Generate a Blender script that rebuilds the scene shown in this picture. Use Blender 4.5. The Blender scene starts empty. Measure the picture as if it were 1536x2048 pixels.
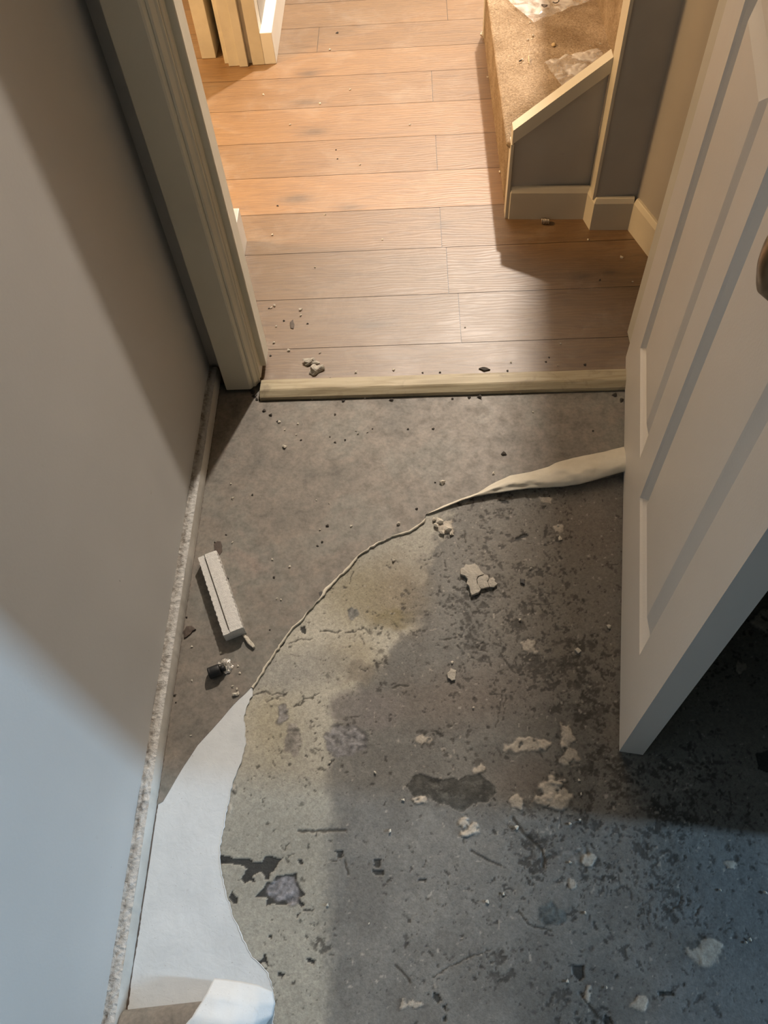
import bpy, bmesh, math, random
import numpy as np
from mathutils import Vector, Matrix, noise as mnoise

random.seed(7)
S = bpy.context.scene
COL = S.collection

# ------------------------------------------------------------------ camera
CH = 1.28
FPX = 1603.9
RC = np.array([[0.99854127, 0.00353315, -0.05387802],
               [-0.02616027, -0.84125532, -0.54000474],
               [-0.04723308, 0.54062649, -0.83993573]])      # camera right, down, forward
cam_d = bpy.data.cameras.new('camera')
cam = bpy.data.objects.new('camera', cam_d)
COL.objects.link(cam)
cam_d.sensor_fit = 'VERTICAL'
cam_d.sensor_height = 36.0
cam_d.lens = 36.0 * FPX / 2048.0
cam_d.clip_start = 0.01
M = Matrix.Identity(4)
for i in range(3):
    M[i][0] = RC[0][i]
    M[i][1] = -RC[1][i]
    M[i][2] = -RC[2][i]
M[2][3] = CH
cam.matrix_world = M
S.camera = cam

# ------------------------------------------------------------------ world, lights, exposure
S.view_settings.view_transform = 'Standard'
S.view_settings.look = 'None'
S.view_settings.exposure = 0.0
S.view_settings.gamma = 1.0
S.view_settings.use_curve_mapping = False
W = bpy.data.worlds.new('world')
S.world = W
W.use_nodes = True
W.node_tree.nodes['Background'].inputs[0].default_value = (0.62, 0.74, 1.0, 1)
W.node_tree.nodes['Background'].inputs[1].default_value = 0.6


def light(name, kind, loc, energy, col, size=0.1):
    d = bpy.data.lights.new(name, kind)
    d.energy = energy
    d.color = col
    if kind == 'POINT':
        d.shadow_soft_size = size
    o = bpy.data.objects.new(name, d)
    o.location = loc
    COL.objects.link(o)
    return o


hall_lamp = light('hall_lamp_light', 'POINT', (0.48, 3.45, 2.68), 505, (1.0, 0.885, 0.765), 0.045)
side_lamp = light('side_room_lamp_light', 'POINT', (-1.55, 1.75, 1.75), 150, (1.0, 0.62, 0.28), 0.10)
day = light('window_daylight', 'AREA', (5.06, -0.26, 2.20), 275, (0.49, 0.75, 1.0))
day.data.shape = 'RECTANGLE'
day.data.size = 0.22
day.data.size_y = 1.16
day.rotation_euler = (math.radians(90), 0, math.radians(90))


# ------------------------------------------------------------------ helpers
def on_floor(u, v, z=0.0):
    d = RC.T @ np.array([u - 768.0, v - 1024.0, FPX])
    t = (z - CH) / d[2]
    return (float(t * d[0]), float(t * d[1]), z)


def tag(o, label=None, cat=None, group=None, kind=None):
    if label: o['label'] = label
    if cat: o['category'] = cat
    if group: o['group'] = group
    if kind: o['kind'] = kind
    return o


def empty(name, loc=(0, 0, 0), rz=0.0):
    o = bpy.data.objects.new(name, None)
    o.location = loc
    o.rotation_euler = (0, 0, rz)
    o.empty_display_size = 0.02
    COL.objects.link(o)
    return o


def mesh_obj(name, verts, faces, mat, parent=None, smooth=False):
    me = bpy.data.meshes.new(name)
    me.from_pydata([tuple(v) for v in verts], [], faces)
    me.update()
    if smooth:
        me.polygons.foreach_set('use_smooth', [True] * len(me.polygons))
    if mat: me.materials.append(mat)
    o = bpy.data.objects.new(name, me)
    COL.objects.link(o)
    if parent: o.parent = parent
    return o


def bm_obj(name, bm, mat, parent=None, smooth=False):
    me = bpy.data.meshes.new(name)
    bmesh.ops.recalc_face_normals(bm, faces=bm.faces)
    bm.to_mesh(me)
    bm.free()
    if smooth:
        me.polygons.foreach_set('use_smooth', [True] * len(me.polygons))
    if mat: me.materials.append(mat)
    o = bpy.data.objects.new(name, me)
    COL.objects.link(o)
    if parent: o.parent = parent
    return o


def add_box(bm, x0, x1, y0, y1, z0, z1):
    vs = [bm.verts.new(p) for p in ((x0, y0, z0), (x1, y0, z0), (x1, y1, z0), (x0, y1, z0),
                                    (x0, y0, z1), (x1, y0, z1), (x1, y1, z1), (x0, y1, z1))]
    fs = [bm.faces.new([vs[i] for i in f]) for f in
          ((3, 2, 1, 0), (4, 5, 6, 7), (0, 1, 5, 4), (1, 2, 6, 5), (2, 3, 7, 6), (3, 0, 4, 7))]
    return vs, fs


def bevel(bm, w, seg=2):
    bmesh.ops.bevel(bm, geom=list(bm.edges), offset=w, segments=seg, affect='EDGES', profile=0.6)


def box(name, x0, x1, y0, y1, z0, z1, mat, parent=None, bw=0.0):
    bm = bmesh.new()
    add_box(bm, x0, x1, y0, y1, z0, z1)
    if bw: bevel(bm, bw)
    return bm_obj(name, bm, mat, parent)


def add_prism(bm, prof, h0, h1, axis='z'):
    """extrude a closed 2D profile: z: (x,y)->height; y: (x,z)->depth"""
    def P(a, b, h):
        return (a, b, h) if axis == 'z' else (a, h, b)
    lo = [bm.verts.new(P(a, b, h0)) for a, b in prof]
    hi = [bm.verts.new(P(a, b, h1)) for a, b in prof]
    n = len(prof)
    for i in range(n):
        bm.faces.new((lo[i], lo[(i + 1) % n], hi[(i + 1) % n], hi[i]))
    f1 = bm.faces.new(lo)
    f2 = bm.faces.new(hi)
    bmesh.ops.triangulate(bm, faces=[f1, f2])


def prism(name, prof, h0, h1, mat, parent=None, axis='z', bw=0.0):
    bm = bmesh.new()
    add_prism(bm, prof, h0, h1, axis)
    return bm_obj(name, bm, mat, parent)


def sheet(name, outline, z, th, mat, parent=None):
    """flat sheet from a concave outline of (x,y)"""
    bm = bmesh.new()
    add_prism(bm, outline, z, z + th)
    return bm_obj(name, bm, mat, parent)


# numpy noise -----------------------------------------------------------
def vnoise(x, y, seed):
    rs = np.random.RandomState(seed)
    T = rs.rand(256, 256)
    xi = np.floor(x).astype(int)
    yi = np.floor(y).astype(int)
    fx = x - xi
    fy = y - yi
    fx = fx * fx * (3 - 2 * fx)
    fy = fy * fy * (3 - 2 * fy)
    a = T[xi & 255, yi & 255]
    b = T[(xi + 1) & 255, yi & 255]
    c = T[xi & 255, (yi + 1) & 255]
    d = T[(xi + 1) & 255, (yi + 1) & 255]
    return (a * (1 - fx) + b * fx) * (1 - fy) + (c * (1 - fx) + d * fx) * fy


def fbm(x, y, sc, seed, octs=4, gain=0.5):
    s = 0
    amp = 1.0
    tot = 0
    for i in range(octs):
        s = s + amp * vnoise(x * sc + 17.3 * i, y * sc - 9.1 * i, seed + i)
        tot += amp
        amp *= gain
        sc *= 2.03
    return s / tot


def sstep(a, b, x):
    t = np.clip((x - a) / (b - a), 0, 1)
    return t * t * (3 - 2 * t)


# ------------------------------------------------------------------ materials
class NT:
    def __init__(s, name):
        s.m = bpy.data.materials.new(name)
        s.m.use_nodes = True
        s.t = s.m.node_tree
        s.b = s.t.nodes['Principled BSDF']
        s.out = s.t.nodes['Material Output']

    def n(s, typ, **kw):
        nd = s.t.nodes.new(typ)
        for k, v in kw.items():
            if k.startswith('i_'):
                nd.inputs[k[2:].replace('_', ' ')].default_value = v
            else:
                setattr(nd, k, v)
        return nd

    def l(s, a, b):
        s.t.links.new(a, b)

    def coord(s, scale=(1, 1, 1), loc=(0, 0, 0)):
        tc = s.n('ShaderNodeTexCoord')
        mp = s.n('ShaderNodeMapping')
        mp.inputs['Scale'].default_value = scale
        mp.inputs['Location'].default_value = loc
        s.l(tc.outputs['Object'], mp.inputs[0])
        return mp.outputs[0]

    def noise(s, vec, scale, detail=4, rough=0.55, dist=0.0):
        nd = s.n('ShaderNodeTexNoise')
        nd.inputs['Scale'].default_value = scale
        nd.inputs['Detail'].default_value = detail
        nd.inputs['Roughness'].default_value = rough
        nd.inputs['Distortion'].default_value = dist
        s.l(vec, nd.inputs['Vector'])
        return nd.outputs['Fac']

    def ramp(s, fac, stops):
        nd = s.n('ShaderNodeValToRGB')
        cr = nd.color_ramp
        while len(cr.elements) < len(stops):
            cr.elements.new(0.5)
        for e, (p, c) in zip(cr.elements, stops):
            e.position = p
            e.color = (*c, 1) if len(c) == 3 else c
        s.l(fac, nd.inputs[0])
        return nd.outputs[0]

    def mix(s, fac, a, b, mode='MIX'):
        nd = s.n('ShaderNodeMix', data_type='RGBA', blend_type=mode)
        if isinstance(fac, (int, float)):
            nd.inputs[0].default_value = fac
        else:
            s.l(fac, nd.inputs[0])
        for k, v in ((6, a), (7, b)):
            if isinstance(v, tuple):
                nd.inputs[k].default_value = (*v, 1) if len(v) == 3 else v
            else:
                s.l(v, nd.inputs[k])
        return nd.outputs[2]

    def bump(s, h, strength=0.3, dist=0.002):
        nd = s.n('ShaderNodeBump')
        nd.inputs['Strength'].default_value = strength
        nd.inputs['Distance'].default_value = dist
        s.l(h, nd.inputs['Height'])
        s.l(nd.outputs[0], s.b.inputs['Normal'])

    def base(s, c):
        if isinstance(c, tuple):
            s.b.inputs['Base Color'].default_value = (*c, 1)
        else:
            s.l(c, s.b.inputs['Base Color'])

    def rough(s, r, spec=None):
        if isinstance(r, (int, float)):
            s.b.inputs['Roughness'].default_value = r
        else:
            s.l(r, s.b.inputs['Roughness'])
        if spec is not None:
            s.b.inputs['Specular IOR Level'].default_value = spec


def grey(v):
    return (v, v, v)


def paint(name, c, dirt=None, rough=0.5, marks=0.0, bump=0.12, scale=1.0):
    """painted surface with faint grime and fine roller texture"""
    t = NT(name)
    v = t.coord()
    f = t.noise(v, 3.0 * scale, 5)
    c2 = dirt or tuple(x * 0.9 for x in c)
    col = t.ramp(f, [(0.35, c2), (0.65, c)])
    if marks:
        k = t.noise(v, 22 * scale, 3, 0.6, 0.6)
        kk = t.ramp(k, [(0.70, grey(0)), (0.80, grey(1))])
        col = t.mix(kk, col, tuple(x * (1 - marks) for x in c))
    t.base(col)
    t.rough(rough, 0.4)
    t.bump(t.noise(v, 260, 3), bump, 0.001)
    return t.m


M_wall = paint('wall_paint', (0.62, 0.61, 0.58), (0.57, 0.56, 0.53), 0.55, 0.06)
M_wall_hall = paint('hall_wall_paint', (0.36, 0.33, 0.29), (0.32, 0.295, 0.26), 0.6, 0.12)
M_panel_grey = paint('grey_panel_paint', (0.42, 0.40, 0.36), (0.35, 0.33, 0.295), 0.6, 0.2)
M_gloss = paint('cream_gloss_paint', (0.62, 0.57, 0.46), (0.52, 0.47, 0.37), 0.38, 0.22)
M_frame = paint('door_frame_paint', (0.72, 0.69, 0.58), (0.63, 0.60, 0.49), 0.42, 0.25)
M_white = paint('white_gloss_paint', (0.78, 0.76, 0.70), (0.68, 0.66, 0.60), 0.35, 0.1)
M_unseen = paint('dark_room_paint', (0.25, 0.22, 0.18), None, 0.8)
M_ceil = paint('ceiling_paint', (0.55, 0.54, 0.52), None, 0.8)
M_door = paint('door_paint', (0.77, 0.735, 0.68), (0.73, 0.695, 0.64), 0.42, 0.04, 0.2)


def mat_attr(name, rough=0.6, spec=0.4, bumpsc=420, bs=0.25, bd=0.001, fine=0.25):
    """vertex-attribute colour with shader-level fine grain"""
    t = NT(name)
    a = t.n('ShaderNodeAttribute')
    a.attribute_name = 'col'
    v = t.coord()
    f = t.noise(v, 330, 4, 0.65)
    g = t.ramp(f, [(0.3, grey(1 - fine)), (0.7, grey(1 + 0.0))])
    t.base(t.mix(1.0, a.outputs['Color'], g, 'MULTIPLY'))
    t.rough(rough, spec)
    t.bump(t.noise(v, bumpsc, 4, 0.6), bs, bd)
    return t


M_concrete = mat_attr('concrete_screed', 0.62, 0.35, 420, 0.35, 0.0015, 0.3).m

# vinyl printed face
t = NT('vinyl_printed_face')
v = t.coord()
n1 = t.noise(v, 5, 6, 0.6, 0.3)
n2 = t.noise(v, 38, 5, 0.65, 0.4)
n3 = t.noise(v, 160, 4, 0.6)
c = t.ramp(n1, [(0.33, (0.150, 0.140, 0.122)), (0.48, (0.215, 0.190, 0.162)), (0.58, (0.205, 0.196, 0.172)), (0.70, (0.275, 0.225, 0.195))])
c = t.mix(1.0, c, t.ramp(n2, [(0.30, grey(0.72)), (0.5, grey(1.0)), (0.72, (1.18, 1.15, 1.12))]), 'MULTIPLY')
c = t.mix(1.0, c, t.ramp(n3, [(0.32, grey(0.80)), (0.6, grey(1.04))]), 'MULTIPLY')
sp = t.noise(v, 620, 2, 0.5)
c = t.mix(t.ramp(sp, [(0.73, grey(0)), (0.76, grey(0.8))]), c, (0.045, 0.035, 0.03))
sp2 = t.noise(t.coord(loc=(3.1, 1.7, 0)), 560, 2, 0.5)
c = t.mix(t.ramp(sp2, [(0.745, grey(0)), (0.765, grey(0.8))]), c, (0.55, 0.52, 0.47))
t.base(c)
t.rough(t.ramp(n2, [(0.3, grey(0.62)), (0.7, grey(0.48))]), 0.4)
t.bump(n3, 0.25, 0.001)
M_vinyl = t.m

t = NT('vinyl_backing')
v = t.coord()
c = t.ramp(t.noise(v, 14, 5), [(0.35, (0.56, 0.59, 0.61)), (0.65, (0.64, 0.67, 0.69))])
c = t.mix(t.ramp(t.noise(v, 430, 2), [(0.735, grey(0)), (0.755, grey(0.8))]), c, (0.16, 0.14, 0.11))
c = t.mix(t.ramp(t.noise(v, 36, 4, 0.6, 1.0), [(0.66, grey(0)), (0.76, grey(0.35))]), c, (0.42, 0.42, 0.42))
t.base(c)
t.rough(0.6, 0.3)
t.bump(t.noise(v, 60, 4, 0.6, 0.5), 0.25, 0.003)
M_back = t.m

t = NT('vinyl_backing_cream')
v = t.coord()
t.base(t.ramp(t.noise(v, 18, 5), [(0.35, (0.56, 0.52, 0.425)), (0.65, (0.68, 0.64, 0.54))]))
t.rough(0.6, 0.3)
t.bump(t.noise(v, 90, 4), 0.25, 0.002)
M_roll = t.m

# laminate boards
t = NT('oak_laminate')
a = t.n('ShaderNodeAttribute')
a.attribute_name = 'col'
pr = t.n('ShaderNodeAttribute')
pr.attribute_name = 'plank'
tc = t.n('ShaderNodeTexCoord')
off = t.n('ShaderNodeVectorMath', operation='ADD')
t.l(tc.outputs['Object'], off.inputs[0])
t.l(pr.outputs['Color'], off.inputs[1])
mp = t.n('ShaderNodeMapping')
mp.inputs['Scale'].default_value = (2.2, 17, 1)
t.l(off.outputs[0], mp.inputs[0])
g1 = t.noise(mp.outputs[0], 3.0, 6, 0.6, 1.1)
mp2 = t.n('ShaderNodeMapping')
mp2.inputs['Scale'].default_value = (9, 160, 1)
t.l(off.outputs[0], mp2.inputs[0])
g2 = t.noise(mp2.outputs[0], 1.8, 4, 0.6, 0.4)
wv = t.n('ShaderNodeTexWave', wave_type='BANDS', bands_direction='Y')
wv.inputs['Scale'].default_value = 11
wv.inputs['Distortion'].default_value = 14
wv.inputs['Detail'].default_value = 3
wv.inputs['Detail Scale'].default_value = 0.9
mp3 = t.n('ShaderNodeMapping')
mp3.inputs['Scale'].default_value = (0.7, 3.0, 1)
t.l(off.outputs[0], mp3.inputs[0])
t.l(mp3.outputs[0], wv.inputs['Vector'])
c = t.mix(1.0, a.outputs['Color'], t.ramp(g1, [(0.28, (0.74, 0.70, 0.67)), (0.5, grey(1.0)), (0.72, (1.10, 1.10, 1.09))]), 'MULTIPLY')
c = t.mix(1.0, c, t.ramp(g2, [(0.3, (0.90, 0.885, 0.87)), (0.6, grey(1.03))]), 'MULTIPLY')
c = t.mix(0.26, c, t.ramp(wv.outputs['Fac'], [(0.1, (0.55, 0.52, 0.5)), (0.5, grey(1.05))]), 'MULTIPLY')
v = t.coord()
dust = t.noise(v, 7, 6, 0.7, 0.6)
c = t.mix(t.ramp(dust, [(0.50, grey(0)), (0.74, grey(0.16))]), c, (0.50, 0.45, 0.38))
sp = t.noise(v, 520, 2)
c = t.mix(t.ramp(sp, [(0.745, grey(0)), (0.765, grey(0.7))]), c, (0.66, 0.60, 0.50))
t.base(c)
t.rough(t.ramp(dust, [(0.35, grey(0.44)), (0.7, grey(0.54))]), 0.75)
hh = t.n('ShaderNodeMath', operation='ADD')
t.l(g2, hh.inputs[0])
t.l(wv.outputs['Fac'], hh.inputs[1])
t.bump(hh.outputs[0], 0.30, 0.0008)
t.b.inputs['Coat Weight'].default_value = 0.6
t.b.inputs['Coat Roughness'].default_value = 0.55
M_oak = t.m

# worn wooden threshold
t = NT('worn_threshold_wood')
v = t.coord((4, 60, 60))
g = t.noise(v, 2.0, 5, 0.6, 0.5)
c = t.ramp(g, [(0.3, (0.26, 0.21, 0.13)), (0.5, (0.38, 0.325, 0.215)), (0.72, (0.47, 0.41, 0.29))])
d2 = t.noise(t.coord(), 26, 5, 0.65, 0.5)
c = t.mix(t.ramp(d2, [(0.55, grey(0)), (0.72, grey(0.55))]), c, (0.17, 0.14, 0.10))
t.base(c)
t.rough(0.5, 0.4)
t.bump(g, 0.3, 0.001)
M_thresh = t.m

# carpet
t = NT('beige_carpet')
v = t.coord()
n1 = t.noise(v, 210, 4, 0.7, 0.8)
n2 = t.noise(v, 9, 5, 0.6)
c = t.ramp(n1, [(0.3, (0.30, 0.215, 0.14)), (0.55, (0.56, 0.43, 0.30)), (0.75, (0.70, 0.56, 0.42))])
c = t.mix(1.0, c, t.ramp(n2, [(0.33, (0.66, 0.62, 0.56)), (0.6, grey(1.0))]), 'MULTIPLY')
a = t.n('ShaderNodeAttribute')
a.attribute_name = 'col'
c = t.mix(1.0, c, a.outputs['Color'], 'MULTIPLY')
t.base(c)
t.rough(0.95, 0.1)
t.bump(n1, 1.0, 0.006)
M_carpet = t.m

# rough plaster ledge
t = NT('rough_plaster')
v = t.coord()
n1 = t.noise(v, 90, 5, 0.7, 0.4)
c = t.ramp(n1, [(0.34, (0.15, 0.13, 0.11)), (0.48, (0.33, 0.31, 0.28)), (0.66, (0.48, 0.465, 0.44))])
sx = t.n('ShaderNodeSeparateXYZ')
t.l(v, sx.inputs[0])
mr = t.n('ShaderNodeMapRange')
mr.inputs[1].default_value = -.4395
mr.inputs[2].default_value = -.4270
t.l(sx.outputs[0], mr.inputs[0])
wob = t.n('ShaderNodeMath', operation='MULTIPLY_ADD')
t.l(t.noise(v, 55, 4), wob.inputs[0])
wob.inputs[1].default_value = 1.1
wob.inputs[2].default_value = -.55
sm = t.n('ShaderNodeMath', operation='ADD')
t.l(mr.outputs[0], sm.inputs[0])
t.l(wob.outputs[0], sm.inputs[1])
c = t.mix(t.ramp(sm.outputs[0], [(0.25, grey(0)), (0.75, grey(0.85))]), c, (0.56, 0.55, 0.53))
c = t.mix(t.ramp(t.noise(v, 22, 4), [(0.5, grey(0)), (0.68, grey(0.3))]), c, (0.60, 0.595, 0.57))
t.base(c)
t.rough(0.85, 0.2)
t.bump(n1, 0.9, 0.004)
M_plaster = t.m


def simple(name, c, rough=0.6, metal=0.0, var=0.25, sc=60, bs=0.3, bd=0.001):
    t = NT(name)
    v = t.coord()
    t.base(t.ramp(t.noise(v, sc, 4, 0.6), [(0.32, tuple(x * (1 - var) for x in c)), (0.66, c)]))
    t.rough(rough)
    t.b.inputs['Metallic'].default_value = metal
    t.bump(t.noise(v, sc * 4, 3), bs, bd)
    return t.m


M_foam = simple('white_polystyrene', (0.84, 0.825, 0.79), 0.75, 0, 0.14, 210, 0.9, 0.002)
M_groove_shade = simple('polystyrene_groove_shade', (0.30, 0.28, 0.25), 0.8)  # groove's shade put into a darker foam colour
M_rubber = simple('black_rubber', (0.012, 0.013, 0.014), 0.55)
M_foil = simple('crumpled_foil', (0.90, 0.88, 0.85), 0.30, 1.0, 0.05, 90, 0.3, 0.001)
M_crumb = simple('plaster_crumb', (0.62, 0.57, 0.48), 0.8, 0, 0.2, 200)
M_lump = simple('plaster_lump', (0.80, 0.75, 0.65), 0.8, 0, 0.25, 70, 0.7, 0.003)
M_flake = simple('filler_flake', (0.44, 0.405, 0.345), 0.8, 0, 0.25, 70, 0.6, 0.002)
M_grit = simple('dark_grit', (0.05, 0.042, 0.034), 0.8, 0, 0.3, 200)
M_tarchip = simple('dark_adhesive_flake', (0.055, 0.052, 0.05), 0.6, 0, 0.3, 120)
M_brown = simple('brown_flake', (0.085, 0.06, 0.045), 0.6, 0, 0.3, 100)
M_straw = simple('wood_splinter', (0.62, 0.47, 0.27), 0.7, 0, 0.2, 200)
M_steel = simple('spring_steel', (0.55, 0.50, 0.44), 0.35, 1.0, 0.2, 150)
M_knob = simple('bronze_knob', (0.20, 0.165, 0.12), 0.30, 1.0, 0.35, 40, 0.2)
M_dark = simple('dark_void', (0.02, 0.018, 0.016), 0.9)
M_wall_line = simple('hall_lining_wood', (0.60, 0.55, 0.44), 0.4, 0, 0.12, 20)

# clear film
t = NT('clear_film')
v = t.coord()
t.b.inputs['Base Color'].default_value = (0.95, 0.95, 0.96, 1)
t.rough(0.16, 0.9)
w = t.noise(v, 20, 2, 0.5, 1.2)
tr = t.n('ShaderNodeBsdfTransparent')
mx = t.n('ShaderNodeMixShader')
fac = t.ramp(w, [(0.38, grey(0.14)), (0.62, grey(0.46))])
t.l(fac, mx.inputs[0])
t.l(tr.outputs[0], mx.inputs[1])
t.l(t.b.outputs[0], mx.inputs[2])
t.l(mx.outputs[0], t.out.inputs[0])
t.bump(w, 0.5, 0.01)
M_film = t.m
M_ink = simple('printed_ink', (0.06, 0.045, 0.04), 0.5)

t = NT('window_glass')
t.b.inputs['Base Color'].default_value = (1, 1, 1, 1)
t.b.inputs['Transmission Weight'].default_value = 1.0
t.rough(0.02)
tr = t.n('ShaderNodeBsdfTransparent')
mx = t.n('ShaderNodeMixShader')
mx.inputs[0].default_value = 0.12
t.l(tr.outputs[0], mx.inputs[1])
t.l(t.b.outputs[0], mx.inputs[2])
t.l(mx.outputs[0], t.out.inputs[0])
M_glass = t.m


# ------------------------------------------------------------------ concrete floor
XW = -0.4415            # left wall face
YD = 1.180              # near face of the doorway wall
HZ = 0.008              # hall floor height


def pix(x, y, z=0.0):
    c = RC @ np.array([x, y, np.full_like(x, z - CH)])
    return c[0] / c[2] * FPX + 768, c[1] / c[2] * FPX + 1024


def in_poly(U, V, poly):
    ins = np.zeros(U.shape, bool)
    n = len(poly)
    for i in range(n):
        x0, y0 = poly[i]
        x1, y1 = poly[(i + 1) % n]
        if y0 == y1: continue
        c = ((y0 > V) != (y1 > V)) & (U < (x1 - x0) * (V - y0) / (y1 - y0) + x0)
        ins ^= c
    return ins


def seg_dist(U, V, pts):
    d = np.full(U.shape, 1e9)
    for (x0, y0), (x1, y1) in zip(pts[:-1], pts[1:]):
        dx, dy = x1 - x0, y1 - y0
        tt = np.clip(((U - x0) * dx + (V - y0) * dy) / (dx * dx + dy * dy + 1e-9), 0, 1)
        d = np.minimum(d, np.hypot(U - x0 - tt * dx, V - y0 - tt * dy))
    return d


def build_concrete():
    step = 0.0017
    xs = np.arange(-0.45, 0.74, step)
    ys = np.arange(-0.12, 1.02, step)
    nx, ny = len(xs), len(ys)
    X, Y = np.meshgrid(xs, ys)
    X = X.ravel()
    Y = Y.ravel()
    U, V = pix(X, Y)
    # ragged boundaries for every drawn patch
    wu = (fbm(X, Y, 60, 11, 4) - 0.5) * 26
    wv = (fbm(X, Y, 60, 31, 4) - 0.5) * 26
    Uw, Vw = U + wu, V + wv
    Z = np.zeros_like(X)
    A = lambda *c: np.array(c)[None, :]

    def lay(C, m, col):
        return C * (1 - m[:, None]) + m[:, None] * col

    big = fbm(X, Y, 5, 3, 5)
    mid = fbm(X, Y, 22, 5, 5)
    fin = fbm(X, Y, 120, 7, 4)
    C = A(.190, .187, .174) * (0.72 + 0.56 * big)[:, None]
    C = lay(C, sstep(.5, .68, mid) * .5, A(.235, .228, .208))
    C = lay(C, sstep(.54, .36, mid) * .45, A(.150, .143, .130))
    # browner towards the door
    br = sstep(900, 1200, U + (big - .5) * 500) * sstep(1700, 1450, V)
    C = lay(C, br * .5, A(.200, .170, .132))
    # bluish daylight put into the colour, right foreground
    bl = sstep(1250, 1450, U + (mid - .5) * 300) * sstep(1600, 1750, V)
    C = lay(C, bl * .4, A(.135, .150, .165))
    # smooth cream screed along the tear
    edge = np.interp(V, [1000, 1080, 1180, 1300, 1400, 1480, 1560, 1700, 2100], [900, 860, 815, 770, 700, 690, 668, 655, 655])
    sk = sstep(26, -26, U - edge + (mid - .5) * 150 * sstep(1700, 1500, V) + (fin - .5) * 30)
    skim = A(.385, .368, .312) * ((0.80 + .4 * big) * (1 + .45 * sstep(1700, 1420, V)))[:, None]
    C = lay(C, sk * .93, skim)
    # the grey-green film over the upper screed, yellow stains
    gg = sk * sstep(1250, 1120, V + (mid - .5) * 160)
    C = lay(C, gg * .55, A(.250, .245, .215))

    def spot(u, v, ru, rv, col, amt, hard=.35):
        nonlocal C
        r = np.hypot((Uw - u) / ru, (Vw - v) / rv)
        m = sstep(1 + hard, 1 - hard, r) * amt
        C = lay(C, m, A(*col))
        return m
    spot(735, 1190, 85, 60, (.275, .235, .140), .75, .8)
    spot(800, 1180, 50, 70, (.26, .21, .15), .5, .8)
    spot(780, 1235, 40, 20, (.21, .17, .07), .6, .6)
    spot(700, 1320, 55, 45, (.37, .32, .22), .6, .6)
    spot(540, 1450, 50, 70, (.40, .35, .235), .6, .8)
    spot(640, 1330, 60, 40, (.27, .27, .26), .5, .6)
    spot(545, 1350, 60, 40, (.30, .30, .285), .6, .6)
    spot(735, 1420, 75, 42, (.205, .19, .18), .85, .25)
    spot(720, 1345, 30, 24, (.23, .205, .17), .7, .25)
    # warm pink-brown washes
    for u, v, ru, rv in ((1180, 1050, 60, 60), (880, 1400, 90, 50), (1010, 1380, 90, 60), (1050, 1560, 60, 40)):
        spot(u, v, ru, rv, (.20, .16, .13), .45, .9)
    # dark scuffs: elongated speckle whose density follows clusters
    dens = np.full_like(X, .04)
    for u, v, r, a in ((1040, 1080, 110, .5), (960, 1000, 60, .35), (1100, 1250, 130, .7), (1000, 1290, 110, .5),
                       (1160, 1390, 110, .75), (870, 1240, 90, .3), (880, 1490, 50, .7), (1250, 1560, 90, .95),
                       (1150, 1690, 110, .55), (1060, 1650, 50, .6), (1330, 1640, 90, .8), (950, 1790, 120, .3),
                       (1010, 1920, 60, .8), (820, 1880, 60, .35), (690, 1480, 60, .45), (1340, 1780, 120, .6),
                       (1320, 1930, 110, .55), (1160, 2000, 70, .7), (640, 1900, 55, .45), (760, 1300, 60, .25),
                       (1070, 1740, 55, .7), (1440, 1330, 110, .5), (560, 1560, 40, .25), (1450, 1560, 140, .35)):
        dens += a * np.exp(-((U - u) ** 2 + (V - v) ** 2) / (r * r))
    s3 = fbm(X, Y, 300, 61, 2, .5)
    hf = fbm(X, Y, 420, 63, 2, .6)
    dk = np.zeros_like(X)
    dd_ = np.clip(dens, 0, 1)
    s1 = fbm(X * .8 + Y * .4, Y * .9 - X * .4, 90, 41, 4, .6)
    dk = np.maximum(dk, sstep(0, .05, s1 - .76 + .15 * dd_) * .75)
    dk = np.maximum(dk, sstep(0, .04, s3 - .86 + .14 * dd_) * .7)
    rs = np.random.RandomState(5)
    G2 = dk.reshape(ny, nx)
    hf2 = hf.reshape(ny, nx)
    D2 = dd_.reshape(ny, nx)
    clump = sstep(.46, .62, fbm(X, Y, 26, 67, 4)).reshape(ny, nx)
    made = 0
    for _ in range(42000):
        cx_, cy_ = rs.randint(26, nx - 26), rs.randint(26, ny - 26)
        if rs.rand() > D2[cy_, cx_] * clump[cy_, cx_] * .62 + .004: continue
        made += 1
        L_ = rs.choice([.8, 1.2, 1.6, 2.2, 3, 5.5], p=[.24, .24, .2, .16, .12, .04]) * rs.uniform(.7, 1.3)
        sz_ = .75 + 1.3 * D2[cy_, cx_] * rs.rand()
        L_ *= sz_
        wd = rs.choice([.8, 1.1, 1.6, 2.2]) * rs.uniform(.7, 1.2) * (.5 + .5 * sz_)
        an = rs.normal(2.3, .9)
        R_ = int(L_ + wd + 3)
        y0_, y1_, x0_, x1_ = max(0, cy_ - R_), min(ny, cy_ + R_ + 1), max(0, cx_ - R_), min(nx, cx_ + R_ + 1)
        yy, xx = np.mgrid[y0_:y1_, x0_:x1_]
        a_ = (xx - cx_) * math.cos(an) + (yy - cy_) * math.sin(an)
        b_ = -(xx - cx_) * math.sin(an) + (yy - cy_) * math.cos(an) + rs.uniform(-.05, .05) * a_ * a_ / max(1, L_) * 3
        r_ = np.hypot(np.maximum(0, np.abs(a_) - L_ * .6) / (L_ * .5), b_ / wd)
        m_ = sstep(1.15, .55, r_ + (hf2[y0_:y1_, x0_:x1_] - .5) * 1.5) * rs.uniform(.45, .95)
        G2[y0_:y1_, x0_:x1_] = np.maximum(G2[y0_:y1_, x0_:x1_], m_)
    dk = G2.ravel()
    C = lay(C, dk * .95, A(.036, .032, .027))
    Z -= dk * .0008
    # pale crumbs of plaster worn into the surface
    lt = sstep(0, .03, fbm(X, Y, 150, 71, 2) - .845 + .03 * np.clip(dens, 0, 1))
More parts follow.
